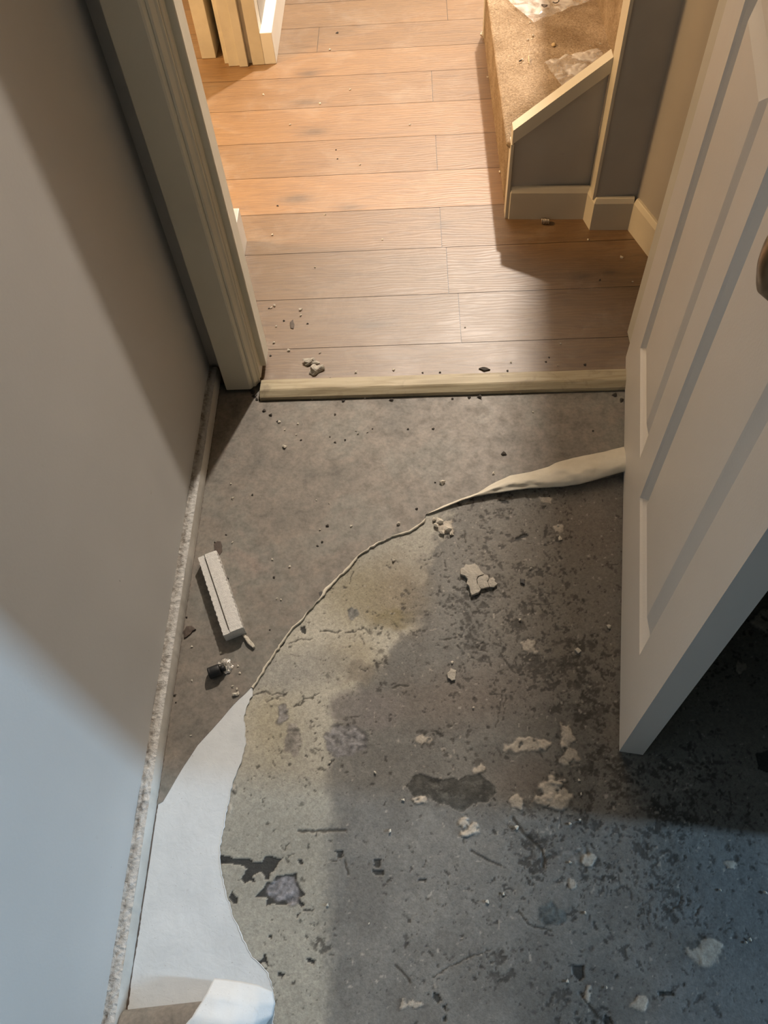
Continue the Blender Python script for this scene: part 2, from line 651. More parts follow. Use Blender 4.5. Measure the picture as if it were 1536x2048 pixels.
    C = lay(C, lt * .7, A(.42, .39, .34))

    # tar showing through the broken screed
    tar = np.zeros_like(X)
    polys = [
        [(436, 1711), (458, 1711), (466, 1715), (490, 1716), (500, 1718), (508, 1725), (524, 1724), (530, 1714), (540, 1711),
         (556, 1716), (566, 1716), (557, 1727), (548, 1737), (540, 1748), (536, 1760), (530, 1760), (529, 1750), (519, 1744),
         (504, 1754), (512, 1766), (498, 1762), (486, 1767), (480, 1757), (490, 1742), (495, 1737), (482, 1731), (468, 1729), (436, 1728)],
        [(510, 1794), (525, 1780), (533, 1765), (545, 1766), (550, 1752), (585, 1748), (594, 1746), (592, 1765), (605, 1780),
         (612, 1790), (596, 1795), (609, 1810), (600, 1814), (590, 1802), (565, 1812), (545, 1808), (533, 1813), (533, 1795), (520, 1795)],
        [(458, 1796), (463, 1783), (470, 1793), (477, 1797), (474, 1809), (467, 1809)],
        [(502, 1917), (520, 1922), (529, 1904), (533, 1920), (537, 1933), (528, 1925), (512, 1926)],
        [(594, 1718), (602, 1719), (606, 1731), (598, 1728)],
        [(555, 1944), (570, 1945), (565, 1953), (556, 1951)],
        [(612, 1915), (628, 1922), (626, 1928), (614, 1925)],
        [(590, 1830), (602, 1826), (594, 1834)],
        [(536, 1870), (544, 1870), (543, 1877), (537, 1876)],
        [(668, 1702), (684, 1700), (680, 1718)], [(745, 1718), (762, 1718), (762, 1733), (750, 1735)], [(744, 1738), (768, 1740), (766, 1750), (746, 1748)],
        [(838, 1758), (850, 1758), (850, 1764), (838, 1764)],
        [(638, 1148), (653, 1182), (651, 1192), (640, 1190)], [(600, 1253), (612, 1252), (610, 1268), (602, 1264)],
        [(555, 1288), (572, 1282), (560, 1299)],
        [(996, 998), (1016, 1001), (1020, 1008), (1004, 1005)], [(1030, 1076), (1054, 1066), (1056, 1071), (1036, 1080)],
        [(866, 1985), (880, 1990), (884, 2000), (876, 2008), (868, 1998)], [(884, 2012), (894, 2008), (892, 2022), (886, 2020)],
        [(886, 2035), (896, 2030), (894, 2044), (886, 2044)],
        [(1145, 1930), (1168, 1932), (1166, 1955), (1156, 1962), (1146, 1948)], [(1206, 2030), (1220, 2035), (1228, 2050), (1206, 2050)],
        [(1315, 1982), (1350, 1985), (1348, 1992), (1318, 1990)],
        [(1512, 1505), (1540, 1500), (1540, 1545), (1516, 1535)],
    ]
    Ut, Vt = U + wu * .22 + (fin - .5) * 6, V + wv * .22
    for P in polys:
        a = np.array(P)
        lo, hi = a.min(0) - 10, a.max(0) + 10
        k = np.where((U > lo[0]) & (U < hi[0]) & (V > lo[1]) & (V < hi[1]))[0]
        ii = in_poly(Ut[k], Vt[k], P)
        tar[k[ii]] = 1
    C = lay(C, tar, A(.040, .040, .037) * (0.8 + .5 * fin)[:, None])
    Z -= tar * .0015
    # broad dark tar patch
    bp = [(812, 1575), (824, 1553), (846, 1547), (880, 1557), (915, 1560), (930, 1549), (955, 1551), (985, 1568), (992, 1586),
          (975, 1602), (945, 1606), (922, 1627), (900, 1616), (872, 1602), (832, 1592)]
    k = np.where((U > 780) & (U < 1020) & (V > 1520) & (V < 1650))[0]
    ii = k[in_poly(U[k] + wu[k] * .6, V[k] + wv[k] * .6, bp)]
    bt = np.zeros_like(X)
    bt[ii] = 1
    C = lay(C, bt * .93, A(.056, .056, .050) * (0.2 + 1.7 * fin)[:, None])
    C = lay(C, bt * sstep(.6, .72, fbm(X, Y, 150, 83, 3)) * .6, A(.16, .16, .145))
    Z -= bt * .0008
    # exposed aggregate patches
    for q_, (u, v, ru, rv, col) in enumerate(((567, 1781, 31, 27, (.25, .245, .26)), (568, 1427, 13, 19, (.235, .225, .22)), (585, 1482, 16, 32, (.26, .24, .215)),
                              (690, 1480, 42, 30, (.215, .21, .215)), (705, 1228, 9, 10, (.19, .19, .18)), (1155, 1712, 38, 18, (.22, .215, .20)),
                              (1105, 1830, 26, 22, (.10, .115, .115)))):
        r = np.hypot((Uw - u) / ru, (Vw - v) / rv)
        m = sstep(1.12, .92, r)
        rgh = fbm(X, Y, 170, 81, 3)
        C = lay(C, m * .92, A(*col) * (.10 + 1.8 * rgh)[:, None])
        ring = sstep(.16, .04, np.abs(r - 1.04)) * (1.0 if q_ < 2 else .25)
        C = lay(C, ring * .45, A(.075, .07, .065))
        Z += m * (rgh - .5) * .0022
    # stuck-on mortar and filler
    for u, v, ru, rv, h in ((1050, 1494, 36, 17, 1), (1085, 1488, 14, 10, 1), (1130, 1476, 14, 27, 1), (1138, 1516, 15, 16, .9), (1105, 1594, 36, 27, 1.3),
                            (1118, 1563, 22, 13, 1), (1034, 1607, 13, 14, 1), (940, 1655, 19, 19, 1.2), (840, 1597, 10, 12, 1.1), (960, 1535, 12, 15, .8),
                            (848, 1482, 18, 9, .6), (1054, 1292, 14, 12, .8), (1062, 1310, 9, 9, .7), (1530, 1240, 20, 22, 1), (890, 1056, 15, 13, .9),
                            (1120, 1060, 9, 14, .7), (1412, 1905, 32, 24, .4), (1175, 1985, 9, 22, .8), (1275, 2010, 15, 16, .6), (1180, 1715, 18, 10, .7),
                            (1460, 1730, 14, 8, .5), (1140, 1768, 8, 9, .8), (820, 2010, 26, 8, .6), (1480, 1335, 8, 16, .5), (455, 1620, 9, 14, .5),
                            (470, 1580, 7, 10, .5), (1095, 998, 14, 8, .4)):
        r = np.hypot((Uw - u) / ru, (Vw - v) / rv)
        rgh = fbm(X, Y, 95, 91, 4)
        hole = sstep(.40, .34, rgh)
        m = sstep(1.14, .9, r) * (1 - hole)
        C = lay(C, m * .95 * min(1, .55 + .4 * h), A(.50, .445, .37) * (.58 + .8 * rgh)[:, None])
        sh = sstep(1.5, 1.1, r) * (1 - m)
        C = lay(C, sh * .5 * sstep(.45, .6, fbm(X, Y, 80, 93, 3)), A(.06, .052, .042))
        Z += m * (.0012 + .0035 * (rgh - .35)) * h
    # cracks and scored lines
    jag = (fbm(X, Y, 190, 97, 3) - .5) * 9
    for pts, w in (([(640, 1263), (655, 1260), (668, 1264), (682, 1262)], 1.1), ([(692, 1266), (708, 1263), (726, 1254)], 1.3),
                   ([(575, 1285), (600, 1280), (625, 1278)], .9), ([(505, 1389), (520, 1385), (530, 1381), (538, 1387)], 1.4),
                   ([(543, 1390), (555, 1386), (568, 1388)], 1.0), ([(532, 1402), (556, 1396), (576, 1386)], 1.0),
                   ([(586, 1412), (600, 1408), (612, 1398), (622, 1396), (638, 1387)], 1.4), ([(600, 1663), (630, 1662), (690, 1660)], 3.2),
                   ([(1004, 1388), (998, 1420), (993, 1455)], .9), ([(1012, 1392), (1006, 1440)], .8), ([(865, 1955), (915, 1925), (982, 1898)], 1.0),
                   ([(785, 1376), (800, 1371), (815, 1372)], 1.6), ([(930, 1062), (930, 1084)], 1.2), ([(1143, 1062), (1140, 1076)], 1.6),
                   ([(690, 1722), (694, 1748)], 1.6), ([(772, 1700), (772, 1716)], .9), ([(852, 1720), (848, 1735)], 1.0),
                   ([(940, 1700), (975, 1720), (1000, 1730)], 2.2), ([(1025, 1635), (1045, 1665), (1085, 1700), (1088, 1735)], 3.2),
                   ([(1035, 1820), (1058, 1850), (1100, 1860)], 1.6), ([(1160, 1985), (1180, 2015), (1210, 2048)], 3.0), ([(790, 1930), (815, 1955), (822, 1966)], 2.2),
                   ([(952, 1292), (958, 1300), (972, 1302)], 1.0), ([(1340, 1822), (1358, 1810), (1362, 1795)], 2.0), ([(1390, 1830), (1402, 1812)], 2.0),
                   ([(700, 1168), (703, 1150), (706, 1142)], .8), ([(955, 1295), (965, 1285)], .7), ([(880, 1280), (905, 1278), (915, 1274)], .8),
                   ([(660, 1720), (672, 1722), (676, 1714), (686, 1712)], .7), ([(560, 1690), (568, 1700), (578, 1686)], .7)):
        a = np.array(pts)
        lo, hi = a.min(0) - 14, a.max(0) + 14
        k = np.where((U > lo[0]) & (U < hi[0]) & (V > lo[1]) & (V < hi[1]))[0]
        d = seg_dist(U[k] + jag[k], V[k] + jag[k] * .7, pts)
        m = np.zeros_like(X)
        m[k] = sstep(w + 1.0, w * .5, d)
        C = lay(C, m * .85, A(.055, .048, .038))
        Z -= m * .0012
    # fine tonal mottling and micro relief
    C = C * (0.80 + .4 * fbm(X, Y, 260, 101, 2))[:, None]
    Z += (mid - .5) * .0012 + (fin - .5) * .0006
    brd = np.minimum(np.minimum(X - xs[0], xs[-1] - X), np.minimum(Y - ys[0], ys[-1] - Y))
    Z = Z * sstep(0, .01, brd) - .0008
    verts = np.stack([X, Y, Z], 1)
    idx = np.arange(nx * ny).reshape(ny, nx)
    q = np.stack([idx[:-1, :-1], idx[:-1, 1:], idx[1:, 1:], idx[1:, :-1]], -1).reshape(-1, 4)
    # coarse remainder of the slab around the fine patch
    ex = [(-0.6, -2.2, 5.2, ys[0]), (-0.6, ys[0], xs[0], 1.35), (xs[-1], ys[0], 5.2, 1.35), (xs[0], ys[-1], xs[-1], 1.35)]
    ev, ef = [], []
    for x0, y0, x1, y1 in ex:
        b = len(verts) + len(ev)
        ev += [(x0, y0, -.0008), (x1, y0, -.0008), (x1, y1, -.0008), (x0, y1, -.0008)]
        ef.append([b, b + 1, b + 2, b + 3])
    verts = np.vstack([verts, np.array(ev)])
    C = np.vstack([C, np.tile(A(.19, .18, .16), (len(ev), 1))])
    q = np.vstack([q, np.array(ef)])
    me = bpy.data.meshes.new('floor')
    me.vertices.add(len(verts))
    me.vertices.foreach_set('co', verts.ravel())
    me.loops.add(q.size)
    me.loops.foreach_set('vertex_index', q.ravel())
    me.polygons.add(len(q))
    me.polygons.foreach_set('loop_start', np.arange(0, q.size, 4))
    me.polygons.foreach_set('loop_total', np.full(len(q), 4))
    me.polygons.foreach_set('use_smooth', np.ones(len(q), bool))
    at = me.attributes.new('col', 'FLOAT_COLOR', 'POINT')
    at.data.foreach_set('color', np.hstack([np.clip(C, 0, 1), np.ones((len(C), 1))]).ravel())
    me.update()
    me.validate()
    me.materials.append(M_concrete)
    o = bpy.data.objects.new('floor', me)
    COL.objects.link(o)
    return o


tag(build_concrete(), 'patchy grey and cream concrete screed floor scarred with dark adhesive', 'floor', kind='structure')


# ------------------------------------------------------------------ hall floor of oak boards
def build_boards():
    rows = [1.155, 1.250, 1.405, 1.564, 1.715, 1.865, 2.019, 2.179, 2.338, 2.474, 2.62, 2.775, 2.93, 3.085, 3.24, 3.395, 3.55, 3.705, 3.86, 4.1, 4.5]
    ends = {1: [.095], 2: [.074], 3: [.064], 5: [.063], 7: [.061], 9: [-.28], 10: [.12], 11: [.4], 12: [-.1]}
    rnd = random.Random(3)
    tones = [.80, .80, .90, .82, 1.22, 1.02, 1.16, .98, 1.08, .92, 1.0]
    V, F, C, PL = [], [], [], []
    knots = [on_floor(u, v, HZ) for u, v in ((618, 147), (610, 205), (628, 264), (592, 398), (1218, 545), (1165, 552), (700, 415), (745, 650), (880, 450))]
    ksz = [(.035, .018), (.05, .014), (.045, .02), (.05, .022), (.020, .008), (.030, .012), (.04, .012), (.05, .014), (.03, .01)]
    g = .0007
    for i in range(len(rows) - 1):
        xs = [-2.6] + sorted(ends.get(i, [rnd.uniform(-.9, -.6), rnd.uniform(.5, .9)])) + [1.4]
        for j in range(len(xs) - 1):
            x0, x1, y0, y1 = xs[j] + g, xs[j + 1] - g, rows[i] + g, rows[i + 1] - g
            tone = tones[i % len(tones)] * rnd.uniform(.95, 1.05)
            pl = (rnd.uniform(0, 20), rnd.uniform(0, 20), 0)
            st = .012 if i < 11 else .15
            nxx = max(2, min(200, int((x1 - x0) / st)))
            nyy = max(2, int((y1 - y0) / st))
            b = len(V)
            for yy in range(nyy + 1):
                for xx in range(nxx + 1):
                    x = x0 + (x1 - x0) * xx / nxx
                    y = y0 + (y1 - y0) * yy / nyy
                    V.append((x, y, HZ))
                    c = np.array((.190, .103, .038)) * tone
                    if i < 4: c = c * np.array((.95, .97, 1.0))
                    for (kx, ky, _), (ka, kb) in zip(knots, ksz):
                        r = math.hypot((x - kx) / ka, (y - ky) / kb)
                        if r < 2: c = c * (1 - .55 * math.exp(-r * r * 1.3))
                    C.append((*c, 1))
                    PL.append((*pl, 1))
            for yy in range(nyy):
                for xx in range(nxx):
                    k = b + yy * (nxx + 1) + xx
                    F.append((k, k + 1, k + nxx + 2, k + nxx + 1))
    b = len(V)
    V += [(-2.6, 1.155, HZ - .0016), (1.4, 1.155, HZ - .0016), (1.4, 4.5, HZ - .0016), (-2.6, 4.5, HZ - .0016)]
    F.append((b, b + 1, b + 2, b + 3))
    C += [(.03, .02, .012, 1)] * 4
    PL += [(0, 0, 0, 1)] * 4
    o = mesh_obj('floor_hall', V, F, M_oak)
    for nm, dat in (('col', C), ('plank', PL)):
        at = o.data.attributes.new(nm, 'FLOAT_COLOR', 'POINT')
        at.data.foreach_set('color', np.array(dat, dtype=float).ravel())
    return o


tag(build_boards(), 'warm oak laminate boards running across the lit hall', 'floor', kind='structure')


# ------------------------------------------------------------------ room shell
def struct(o, label, cat):
    return tag(o, label, cat, kind='structure')


def rough_grid(name, P, nu, nv, mat, parent=None, smooth=True):
    """P(i/nu, j/nv) -> point"""
    V = [P(i / nu, j / nv) for j in range(nv + 1) for i in range(nu + 1)]
    F = []
    for j in range(nv):
        for i in range(nu):
            k = j * (nu + 1) + i
            F.append((k, k + 1, k + nu + 2, k + nu + 1))
    return mesh_obj(name, V, F, mat, parent, smooth)


CZ = 3.25
HC = 3.35
# left wall, with scuffs as geometry-free colour in the paint
t = NT('left_wall_paint')
v = t.coord()
f = t.noise(v, 2.2, 5)
col = t.ramp(f, [(0.35, (0.465, 0.465, 0.455)), (0.65, (0.505, 0.505, 0.495))])
scf = t.noise(t.coord((1, 1.0, .5)), 17, 4, 0.62, 0.8)
col = t.mix(t.ramp(scf, [(0.72, grey(0)), (0.80, grey(0.35))]), col, (0.34, 0.32, 0.29))
for (py, pz_, sy, sz, cc) in ((.735, .215, .012, .010, (.36, .33, .30)), (.545, .265, .0035, .012, (.12, .11, .11)), (.51, .26, .002, .006, (.12, .11, .11)),
                              (.405, .188, .004, .012, (.30, .30, .30)), (.468, .085, .0035, .004, (.15, .14, .14)), (.505, .105, .002, .006, (.3, .29, .28)),
                              (.79, .135, .002, .0025, (.15, .14, .13)), (.185, .105, .0025, .006, (.28, .29, .30)), (.16, .11, .0015, .003, (.2, .2, .2)),
                              (1.08, .075, .012, .004, (.36, .32, .27)), (.62, .155, .002, .002, (.15, .14, .13)), (.44, .10, .001, .016, (.45, .44, .43))):
    mp = t.n('ShaderNodeMapping', vector_type='POINT')
    tc = t.n('ShaderNodeTexCoord')
    mp.inputs['Location'].default_value = (0, -py / sy, -pz_ / sz)
    mp.inputs['Scale'].default_value = (0, 1 / sy, 1 / sz)
    t.l(tc.outputs['Object'], mp.inputs[0])
    ln = t.n('ShaderNodeVectorMath', operation='LENGTH')
    t.l(mp.outputs[0], ln.inputs[0])
    ad = t.n('ShaderNodeMath', operation='ADD')
    t.l(ln.outputs['Value'], ad.inputs[0])
    nn = t.noise(v, 260, 3, .7)
    ml = t.n('ShaderNodeMath', operation='MULTIPLY')
    ml.inputs[1].default_value = 1.6
    t.l(nn, ml.inputs[0])
    t.l(ml.outputs[0], ad.inputs[1])
    col = t.mix(t.ramp(ad.outputs[0], [(0.0, grey(.85)), (0.92, grey(.75)), (1.0, grey(0))]), col, cc)
t.base(col)
t.rough(0.5, 0.4)
t.bump(t.noise(v, 200, 3), 0.12, 0.001)
M_wall_l = t.m

wl = rough_grid('wall_left', lambda a, b: (XW + (0.0012 * mnoise.noise((a * 40, b * 3, 1)) if b < .5 else 0),
                                             -2.0 + a * 3.2, [0.040 + .0025 * mnoise.noise((a * 160, 0, 4)), .06, .5, CZ][round(b * 3)]), 900, 3, M_wall_l, smooth=False)
struct(wl, 'smooth white painted wall along the left with a few scuffs', 'wall')
# backing of the left wall so it has thickness
bm = bmesh.new()
add_box(bm, XW - .12, XW - .004, -2.0, 1.25, 0, CZ)
bk = bm_obj('wall_left_core', bm, M_wall, wl)
tag(bk, kind='structure')


def ledge(a, b):
    y = -.3 + a * 1.475
    n = mnoise.noise((y * 130, b * 5, 0)) + .5 * mnoise.noise((y * 320, b * 9, 3))
    x = XW + .0 + b * .0165
    z = .040 + .0020 * n - .0008 * b
    if b == 0: z += .002
    if b > .85: x += .0007 * n
    return (x, y, z)


bl = empty('baseboard_left', (0, 0, 0))
struct(bl, 'low skirting with broken rough plaster top under the left wall', 'baseboard')
top = rough_grid('plaster_top', ledge, 1400, 7, M_plaster, bl)
tag(top, 'crumbly plaster ledge')


def lface(a, b):
    y = -.3 + a * 1.475
    n = mnoise.noise((y * 14, 0, 7))
    x0, y0, z0 = ledge(a, 1.0)
    z = z0 * (1 - b)
    bulge = .0022 * math.sin(b * math.pi) + .0008 * n
    return (x0 + bulge * (1 if b < 1 else .3), y, max(z, .001))


M_skface = paint('skirting_face_paint', (0.60, 0.585, 0.545), (0.44, 0.42, 0.38), 0.5, 0.35, 0.2, 3.0)
rough_grid('skirting_face', lface, 300, 5, M_skface, bl)


def gapstrip(a, b):
    y = -.3 + a * 1.46
    w = .0022 + .0016 * mnoise.noise((y * 22, 1, 0)) + .001 * mnoise.noise((y * 90, 4, 0))
    return (-.4250 + b * max(.0008, w), y, .0027 - .0012 * b + .0006 * mnoise.noise((y * 200, b, 9)))


rough_grid('dark_joint', gapstrip, 700, 2, M_brown, bl)  # dark strip over the gap at the skirting foot

# doorway wall
wf = empty('wall_front')
struct(wf, 'white wall around the doorway', 'wall')
box('nib', XW - .1, -.400, YD, YD + .07, .035, CZ, M_wall, wf)
box('wall_over_door', -.45, .47, YD, YD + .07, 2.02, HC, M_wall, wf)
box('wall_beside_door', .475, .74, YD, YD + .07, 0, HC, M_wall, wf)
box('left_filler', XW - .12, -.43, YD + .068, YD + .072, 0, HC, M_wall, wf)
struct(box('wall_back', -.56, 5.1, -2.1, -2.0, 0, CZ, M_unseen), 'wall behind the camera', 'wall')
wr = empty('wall_right')
struct(wr, 'unseen right wall of the near room, shaped to trim the daylight, with the tall narrow window', 'wall')
WY0, WY1, WZ0, WZ1 = -.38, -.14, 1.60, 2.80
box('wall_return', .72, 5.1, .215, YD + .07, 0, CZ, M_unseen, wr)  # unseen return, its corner placed to cut off the daylight
box('wall_pier', .72, .82, -2.0, -.42, 0, CZ, M_unseen, wr)  # unseen piece added to limit the daylight patch and its bounce
box('wall_under_window', 5.0, 5.1, -2.0, .215, 0, WZ0, M_unseen, wr)
box('wall_over_window', 5.0, 5.1, -2.0, .215, WZ1, CZ, M_unseen, wr)
box('wall_pier', 5.0, 5.1, WY1, .215, WZ0, WZ1, M_unseen, wr)
box('wall_pier', 5.0, 5.1, -2.0, WY0, WZ0, WZ1, M_unseen, wr)
win = empty('window_1')
struct(win, 'tall narrow white framed window in the right wall', 'window')
box('window_sill', 4.93, 5.02, WY0 - .03, WY1 + .03, WZ0 - .03, WZ0, M_white, win)
for nm, a, b, c_, d_ in (('window_frame', WY0, WY0 + .012, WZ0, WZ1), ('window_frame', WY1 - .012, WY1, WZ0, WZ1),
                         ('window_frame', WY0, WY1, WZ1 - .012, WZ1), ('window_frame', WY0, WY1, WZ0, WZ0 + .012)):
    box(nm, 5.015, 5.045, a, b, c_, d_, M_white, win)
box('pane', 5.028, 5.032, WY0 + .012, WY1 - .012, WZ0 + .012, WZ1 - .012, M_glass, win)
struct(box('ceiling', -.56, 5.1, -2.1, YD + .02, CZ, CZ + .05, M_unseen), 'ceiling of the near room', 'ceiling')

# hall shell
struct(box('ceiling_hall', -2.7, 1.5, YD + .02, 4.6, HC, HC + .05, M_unseen), 'ceiling of the hall', 'ceiling')
struct(box('wall_hall_far', -2.7, 1.5, 4.5, 4.6, 0, HC, M_wall_hall), 'far wall of the hall', 'wall')
hl = empty('wall_hall_left')
struct(hl, 'pale left wall of the hall broken by a side doorway', 'wall')
box('wall_before_doorway', -.56, -.425, YD + .07, 1.612, 0, HC, M_wall_hall, hl)
box('wall_over_doorway', -.54, -.43, 1.612, 2.43, 2.02, HC, M_wall_hall, hl)
box('wall_after_doorway', -.54, -.432, 2.47, 4.5, 0, HC, M_wall_hall, hl)
# near skirting of the hall-left wall
sk = box('baseboard_hall_left', -.427, -.4098, YD + .07, 1.6175, HZ, .102, M_white, None, .002)
struct(sk, 'short white skirting just past the left door frame', 'baseboard')
sk2 = box('baseboard_hall_left_far', -.4335, -.3985, 2.420, 4.5, HZ, .098, M_white, None, .002)
struct(sk2, 'white skirting with bright top beyond the side doorway', 'baseboard')
# side room
struct(box('wall_side_room_far', -2.7, -.62, 3.5, 3.6, 0, HC, M_wall), 'far wall of the side room', 'wall')
struct(box('wall_side_room_left', -2.7, -2.6, YD, 3.6, 0, HC, M_wall), 'left wall of the side room', 'wall')
struct(box('wall_side_room_near', -2.7, -.56, YD - .05, YD + .07, 0, HC, M_wall), 'near wall of the side room', 'wall')

# side doorway frame, seen face on
t2 = empty('trim_2')
struct(t2, 'cream door lining and stop of the side doorway at the top left', 'trim')
def lin(name, x0, x1, y0, y1, parent, z1=2.02, bw=.0015):
    return box(name, x0, x1, y0, y1, HZ + .0005, z1, M_wall_line, parent, bw)
lin('plinth_end', -.4315, -.4005, 2.4215, 2.47, t2, .097)
lin('architrave', -.4700, -.4330, 2.4190, 2.50, t2)
lin('architrave_groove', -.4830, -.4700, 2.4310, 2.50, t2)
lin('door_lining', -.5090, -.4830, 2.4120, 2.52, t2)
lin('door_lining', -.5420, -.5090, 2.4190, 2.53, t2)
lin('door_stop', -.5560, -.5420, 2.4350, 2.55, t2)
d2 = empty('door_2')
struct(d2, 'cream door standing open in the side room, seen edge on', 'door')
lin('door_leaf', -.6300, -.5870, 2.4700, 3.25, d2, 1.98)

# ------------------------------------------------------------------ left door frame (lining, stop, architrave)
t1 = empty('trim_1')
struct(t1, 'greenish cream painted door frame with moulded architrave on the left', 'trim')
Z0, Z1 = .010, 2.06
arch = [(-.408, YD), (-.408, 1.1385), (-.4065, 1.1370), (-.3570, 1.1370), (-.3540, 1.1385), (-.3500, 1.1450), (-.3490, 1.1440), (-.3455, 1.1450),
        (-.3405, 1.1540), (-.3370, 1.1560), (-.3370, 1.1620), (-.3490, 1.1620), (-.349, YD)]
prism('architrave', arch, Z0 - .002, Z1, M_frame, t1)
prism('jamb_lining', [(-.405, 1.1622), (-.3362, 1.1622), (-.3345, 1.1640), (-.3345, 1.1840), (-.3345, 1.262), (-.405, 1.262)], Z0 + .004, Z1, M_frame, t1)
prism('door_stop', [(-.3345, 1.1840), (-.3240, 1.1840), (-.3225, 1.1860), (-.3225, 1.2300), (-.3345, 1.2330)], Z0 + .018, Z1, M_frame, t1)
# right side of the frame, behind the open door
prism('jamb_lining', [(.452, 1.165), (.475, 1.165), (.475, 1.262), (.452, 1.262)], Z0, Z1, M_frame, t1)
prism('architrave', [(.458, 1.160), (.53, 1.160), (.53, YD), (.458, YD)], Z0, Z1, M_frame, t1)
prism('head_lining', [(-.405, 1.1622), (.475, 1.1622), (.475, 1.262), (-.405, 1.262)], 2.0, 2.02, M_frame, t1)

# threshold bar
bm = bmesh.new()
prof = [(1.1085, .0022), (1.1085, .0065), (1.1105, .0100), (1.1235, .0165), (1.1270, .0175), (1.1560, .0140), (1.1580, .0125), (1.1580, .0022)]
n = len(prof)
xa, xb = -.3335, .452
NS = 60
rings = []
for k in range(NS + 1):
    x = xa + (xb - xa) * k / NS
    dy = -.004 * k / NS
    rings.append([bm.verts.new((x, y + dy + .0006 * mnoise.noise((x * 14, y * 300, 2)), z + .0005 * mnoise.noise((x * 22, y * 200, 5)))) for y, z in prof])
for k in range(NS):
    for i in range(n):
        bm.faces.new((rings[k][i], rings[k][(i + 1) % n], rings[k + 1][(i + 1) % n], rings[k + 1][i]))
bm.faces.new(rings[0])
bm.faces.new(rings[-1])
tb = bm_obj('threshold_bar', bm, M_thresh)
tag(tb, 'worn pale wooden threshold bar across the doorway', 'threshold')

# ------------------------------------------------------------------ staircase
ST = empty('staircase', (.22, 1.66, HZ))
tag(ST, 'bottom steps of a staircase with worn beige carpet and white capped side panel', 'staircase')
STI = Vector((-.22, -1.66, -HZ))


def sub(o, parent=ST):
    """world-built part under a placed Empty"""
    o.parent = parent
    o.matrix_parent_inverse = Matrix.Translation(parent.location).inverted()
    return o


def carpet_part(name, P, nu, nv):
    o = rough_grid(name, P, nu, nv, M_carpet)
    co = np.array([vv.co[:] for vv in o.data.vertices])
    C = np.ones((len(co), 4))
    # trodden dirt at the near front corner, spilt stains
    for x, y, rx, ry, c in ((.27, 1.70, .07, .06, (.50, .50, .48)), (.30, 1.78, .06, .06, (.80, .78, .74)), (.39, 2.12, .05, .04, (.72, .68, .62)), (.33, 2.10, .03, .03, (.8, .76, .7)), (.43, 1.95, .04, .05, (.82, .78, .72))):
        w = np.exp(-(((co[:, 0] - x) / rx) ** 2 + ((co[:, 1] - y) / ry) ** 2))
        for k in range(3):
            C[:, k] *= 1 - w * (1 - c[k])
    at = o.data.attributes.new('col', 'FLOAT_COLOR', 'POINT')
    at.data.foreach_set('color', C.ravel())
    return sub(o)


Y0, Y1 = 1.674, 2.5
TZ = .200


def tread(a, b):
    x, y, z = tread_(a, b)
    return (max(x, .2236) if a == 0 else x, y - (.004 if a == 0 else 0), z)


def tread_(a, b):
    # b: across (riser bottom -> nosing -> tread back)
    y = Y0 + a * (Y1 - Y0)
    L = b * .53
    h = .185
    if L < h - .012:
        x, z = .2235, HZ + L
    elif L < h + .030:
        th = (L - (h - .012)) / .042
        an = math.pi * (.5 + th * .5) if th < 1 else 0
        # bullnose
        x = .2235 - .012 * math.sin(th * math.pi * .75)
        z = HZ + h - .012 + .019 * th
        if th > .8: z = min(z, TZ)
    else:
        x, z = .2155 + (L - h - .030), TZ
    nz = mnoise.noise((x * 120, y * 120, z * 120))
    n2 = mnoise.noise((x * 14, y * 10, 3))
    return (x - (.0012 * nz if L < h else 0), y, z + (.0014 * nz + .002 * n2 if L > h else 0))


carpet_part('carpet_tread', tread, 260, 170)


def riser2(a, b):
    y = Y0 + a * (Y1 - Y0)
    z = TZ + b * .2
    nz = mnoise.noise((9.1, y * 120, z * 120))
    return (.496 + .0012 * nz - .008 * b, y, z)


carpet_part('carpet_riser', riser2, 160, 40)


def tread2(a, b):
    y = Y0 + a * (Y1 - Y0)
    return (.488 + b * .28, y, .40 + .0014 * mnoise.noise((b * 30, y * 120, 2)))


carpet_part('carpet_tread', tread2, 100, 40)
sub(box('riser_board', .768, .80, Y0, Y1, .4, .62, M_gloss))
sub(box('landing', .805, 1.29, Y0, Y1, .6, .62, M_gloss))
# near side panel with sloped white cap and white front edge
PY0, PY1 = 1.667, 1.676


def slope(x):
    return .2365 + (x - .222) * .787


sub(prism('side_panel', [(.2255, HZ), (.4125, HZ), (.4125, slope(.4125) - .01), (.2255, slope(.2255) - .01)], PY0, PY1, M_panel_grey, None, 'y'))
bm = bmesh.new()
add_prism(bm, [(.2225, slope(.2225)), (.4125, slope(.4125)), (.4125, slope(.4125) - .033), (.2225, slope(.2225) - .033)], 1.6585, 1.690, 'y')
sub(bm_obj('sloped_cap', bm, M_gloss))
sub(box('front_edge_strip', .2205, .2275, 1.6600, 1.690, HZ, slope(.222) - .034, M_gloss, None, .001))
# far string
sub(prism('far_string', [(.2205, HZ), (.50, HZ), (.50, slope(.50)), (.2205, slope(.2205))], 2.5, 2.53, M_gloss, None, 'y'))

wsf = box('wall_stair_blocker', .380, 1.3, 2.535, 2.56, HZ, HC, M_wall_hall)  # unseen blocker added to shadow the hall and near floor
struct(wsf, 'unseen wall added beyond the stairs to cast the soft floor shadow', 'wall')
# wall end beside the stairs, wall that carries on to the right, and their skirtings
ws = empty('wall_stair')
struct(ws, 'grey wall end with a cream corner edge beside the stairs', 'wall')
box('wall_end', .4195, 1.30, 1.616, 1.6665, HZ, HC, M_panel_grey, ws)
box('corner_edge', .4130, .4195, 1.613, 1.6665, .085, HC, M_gloss, ws)
b1 = empty('baseboard_stair')
struct(b1, 'cream skirting stepping round the stair panel and wall end', 'baseboard')


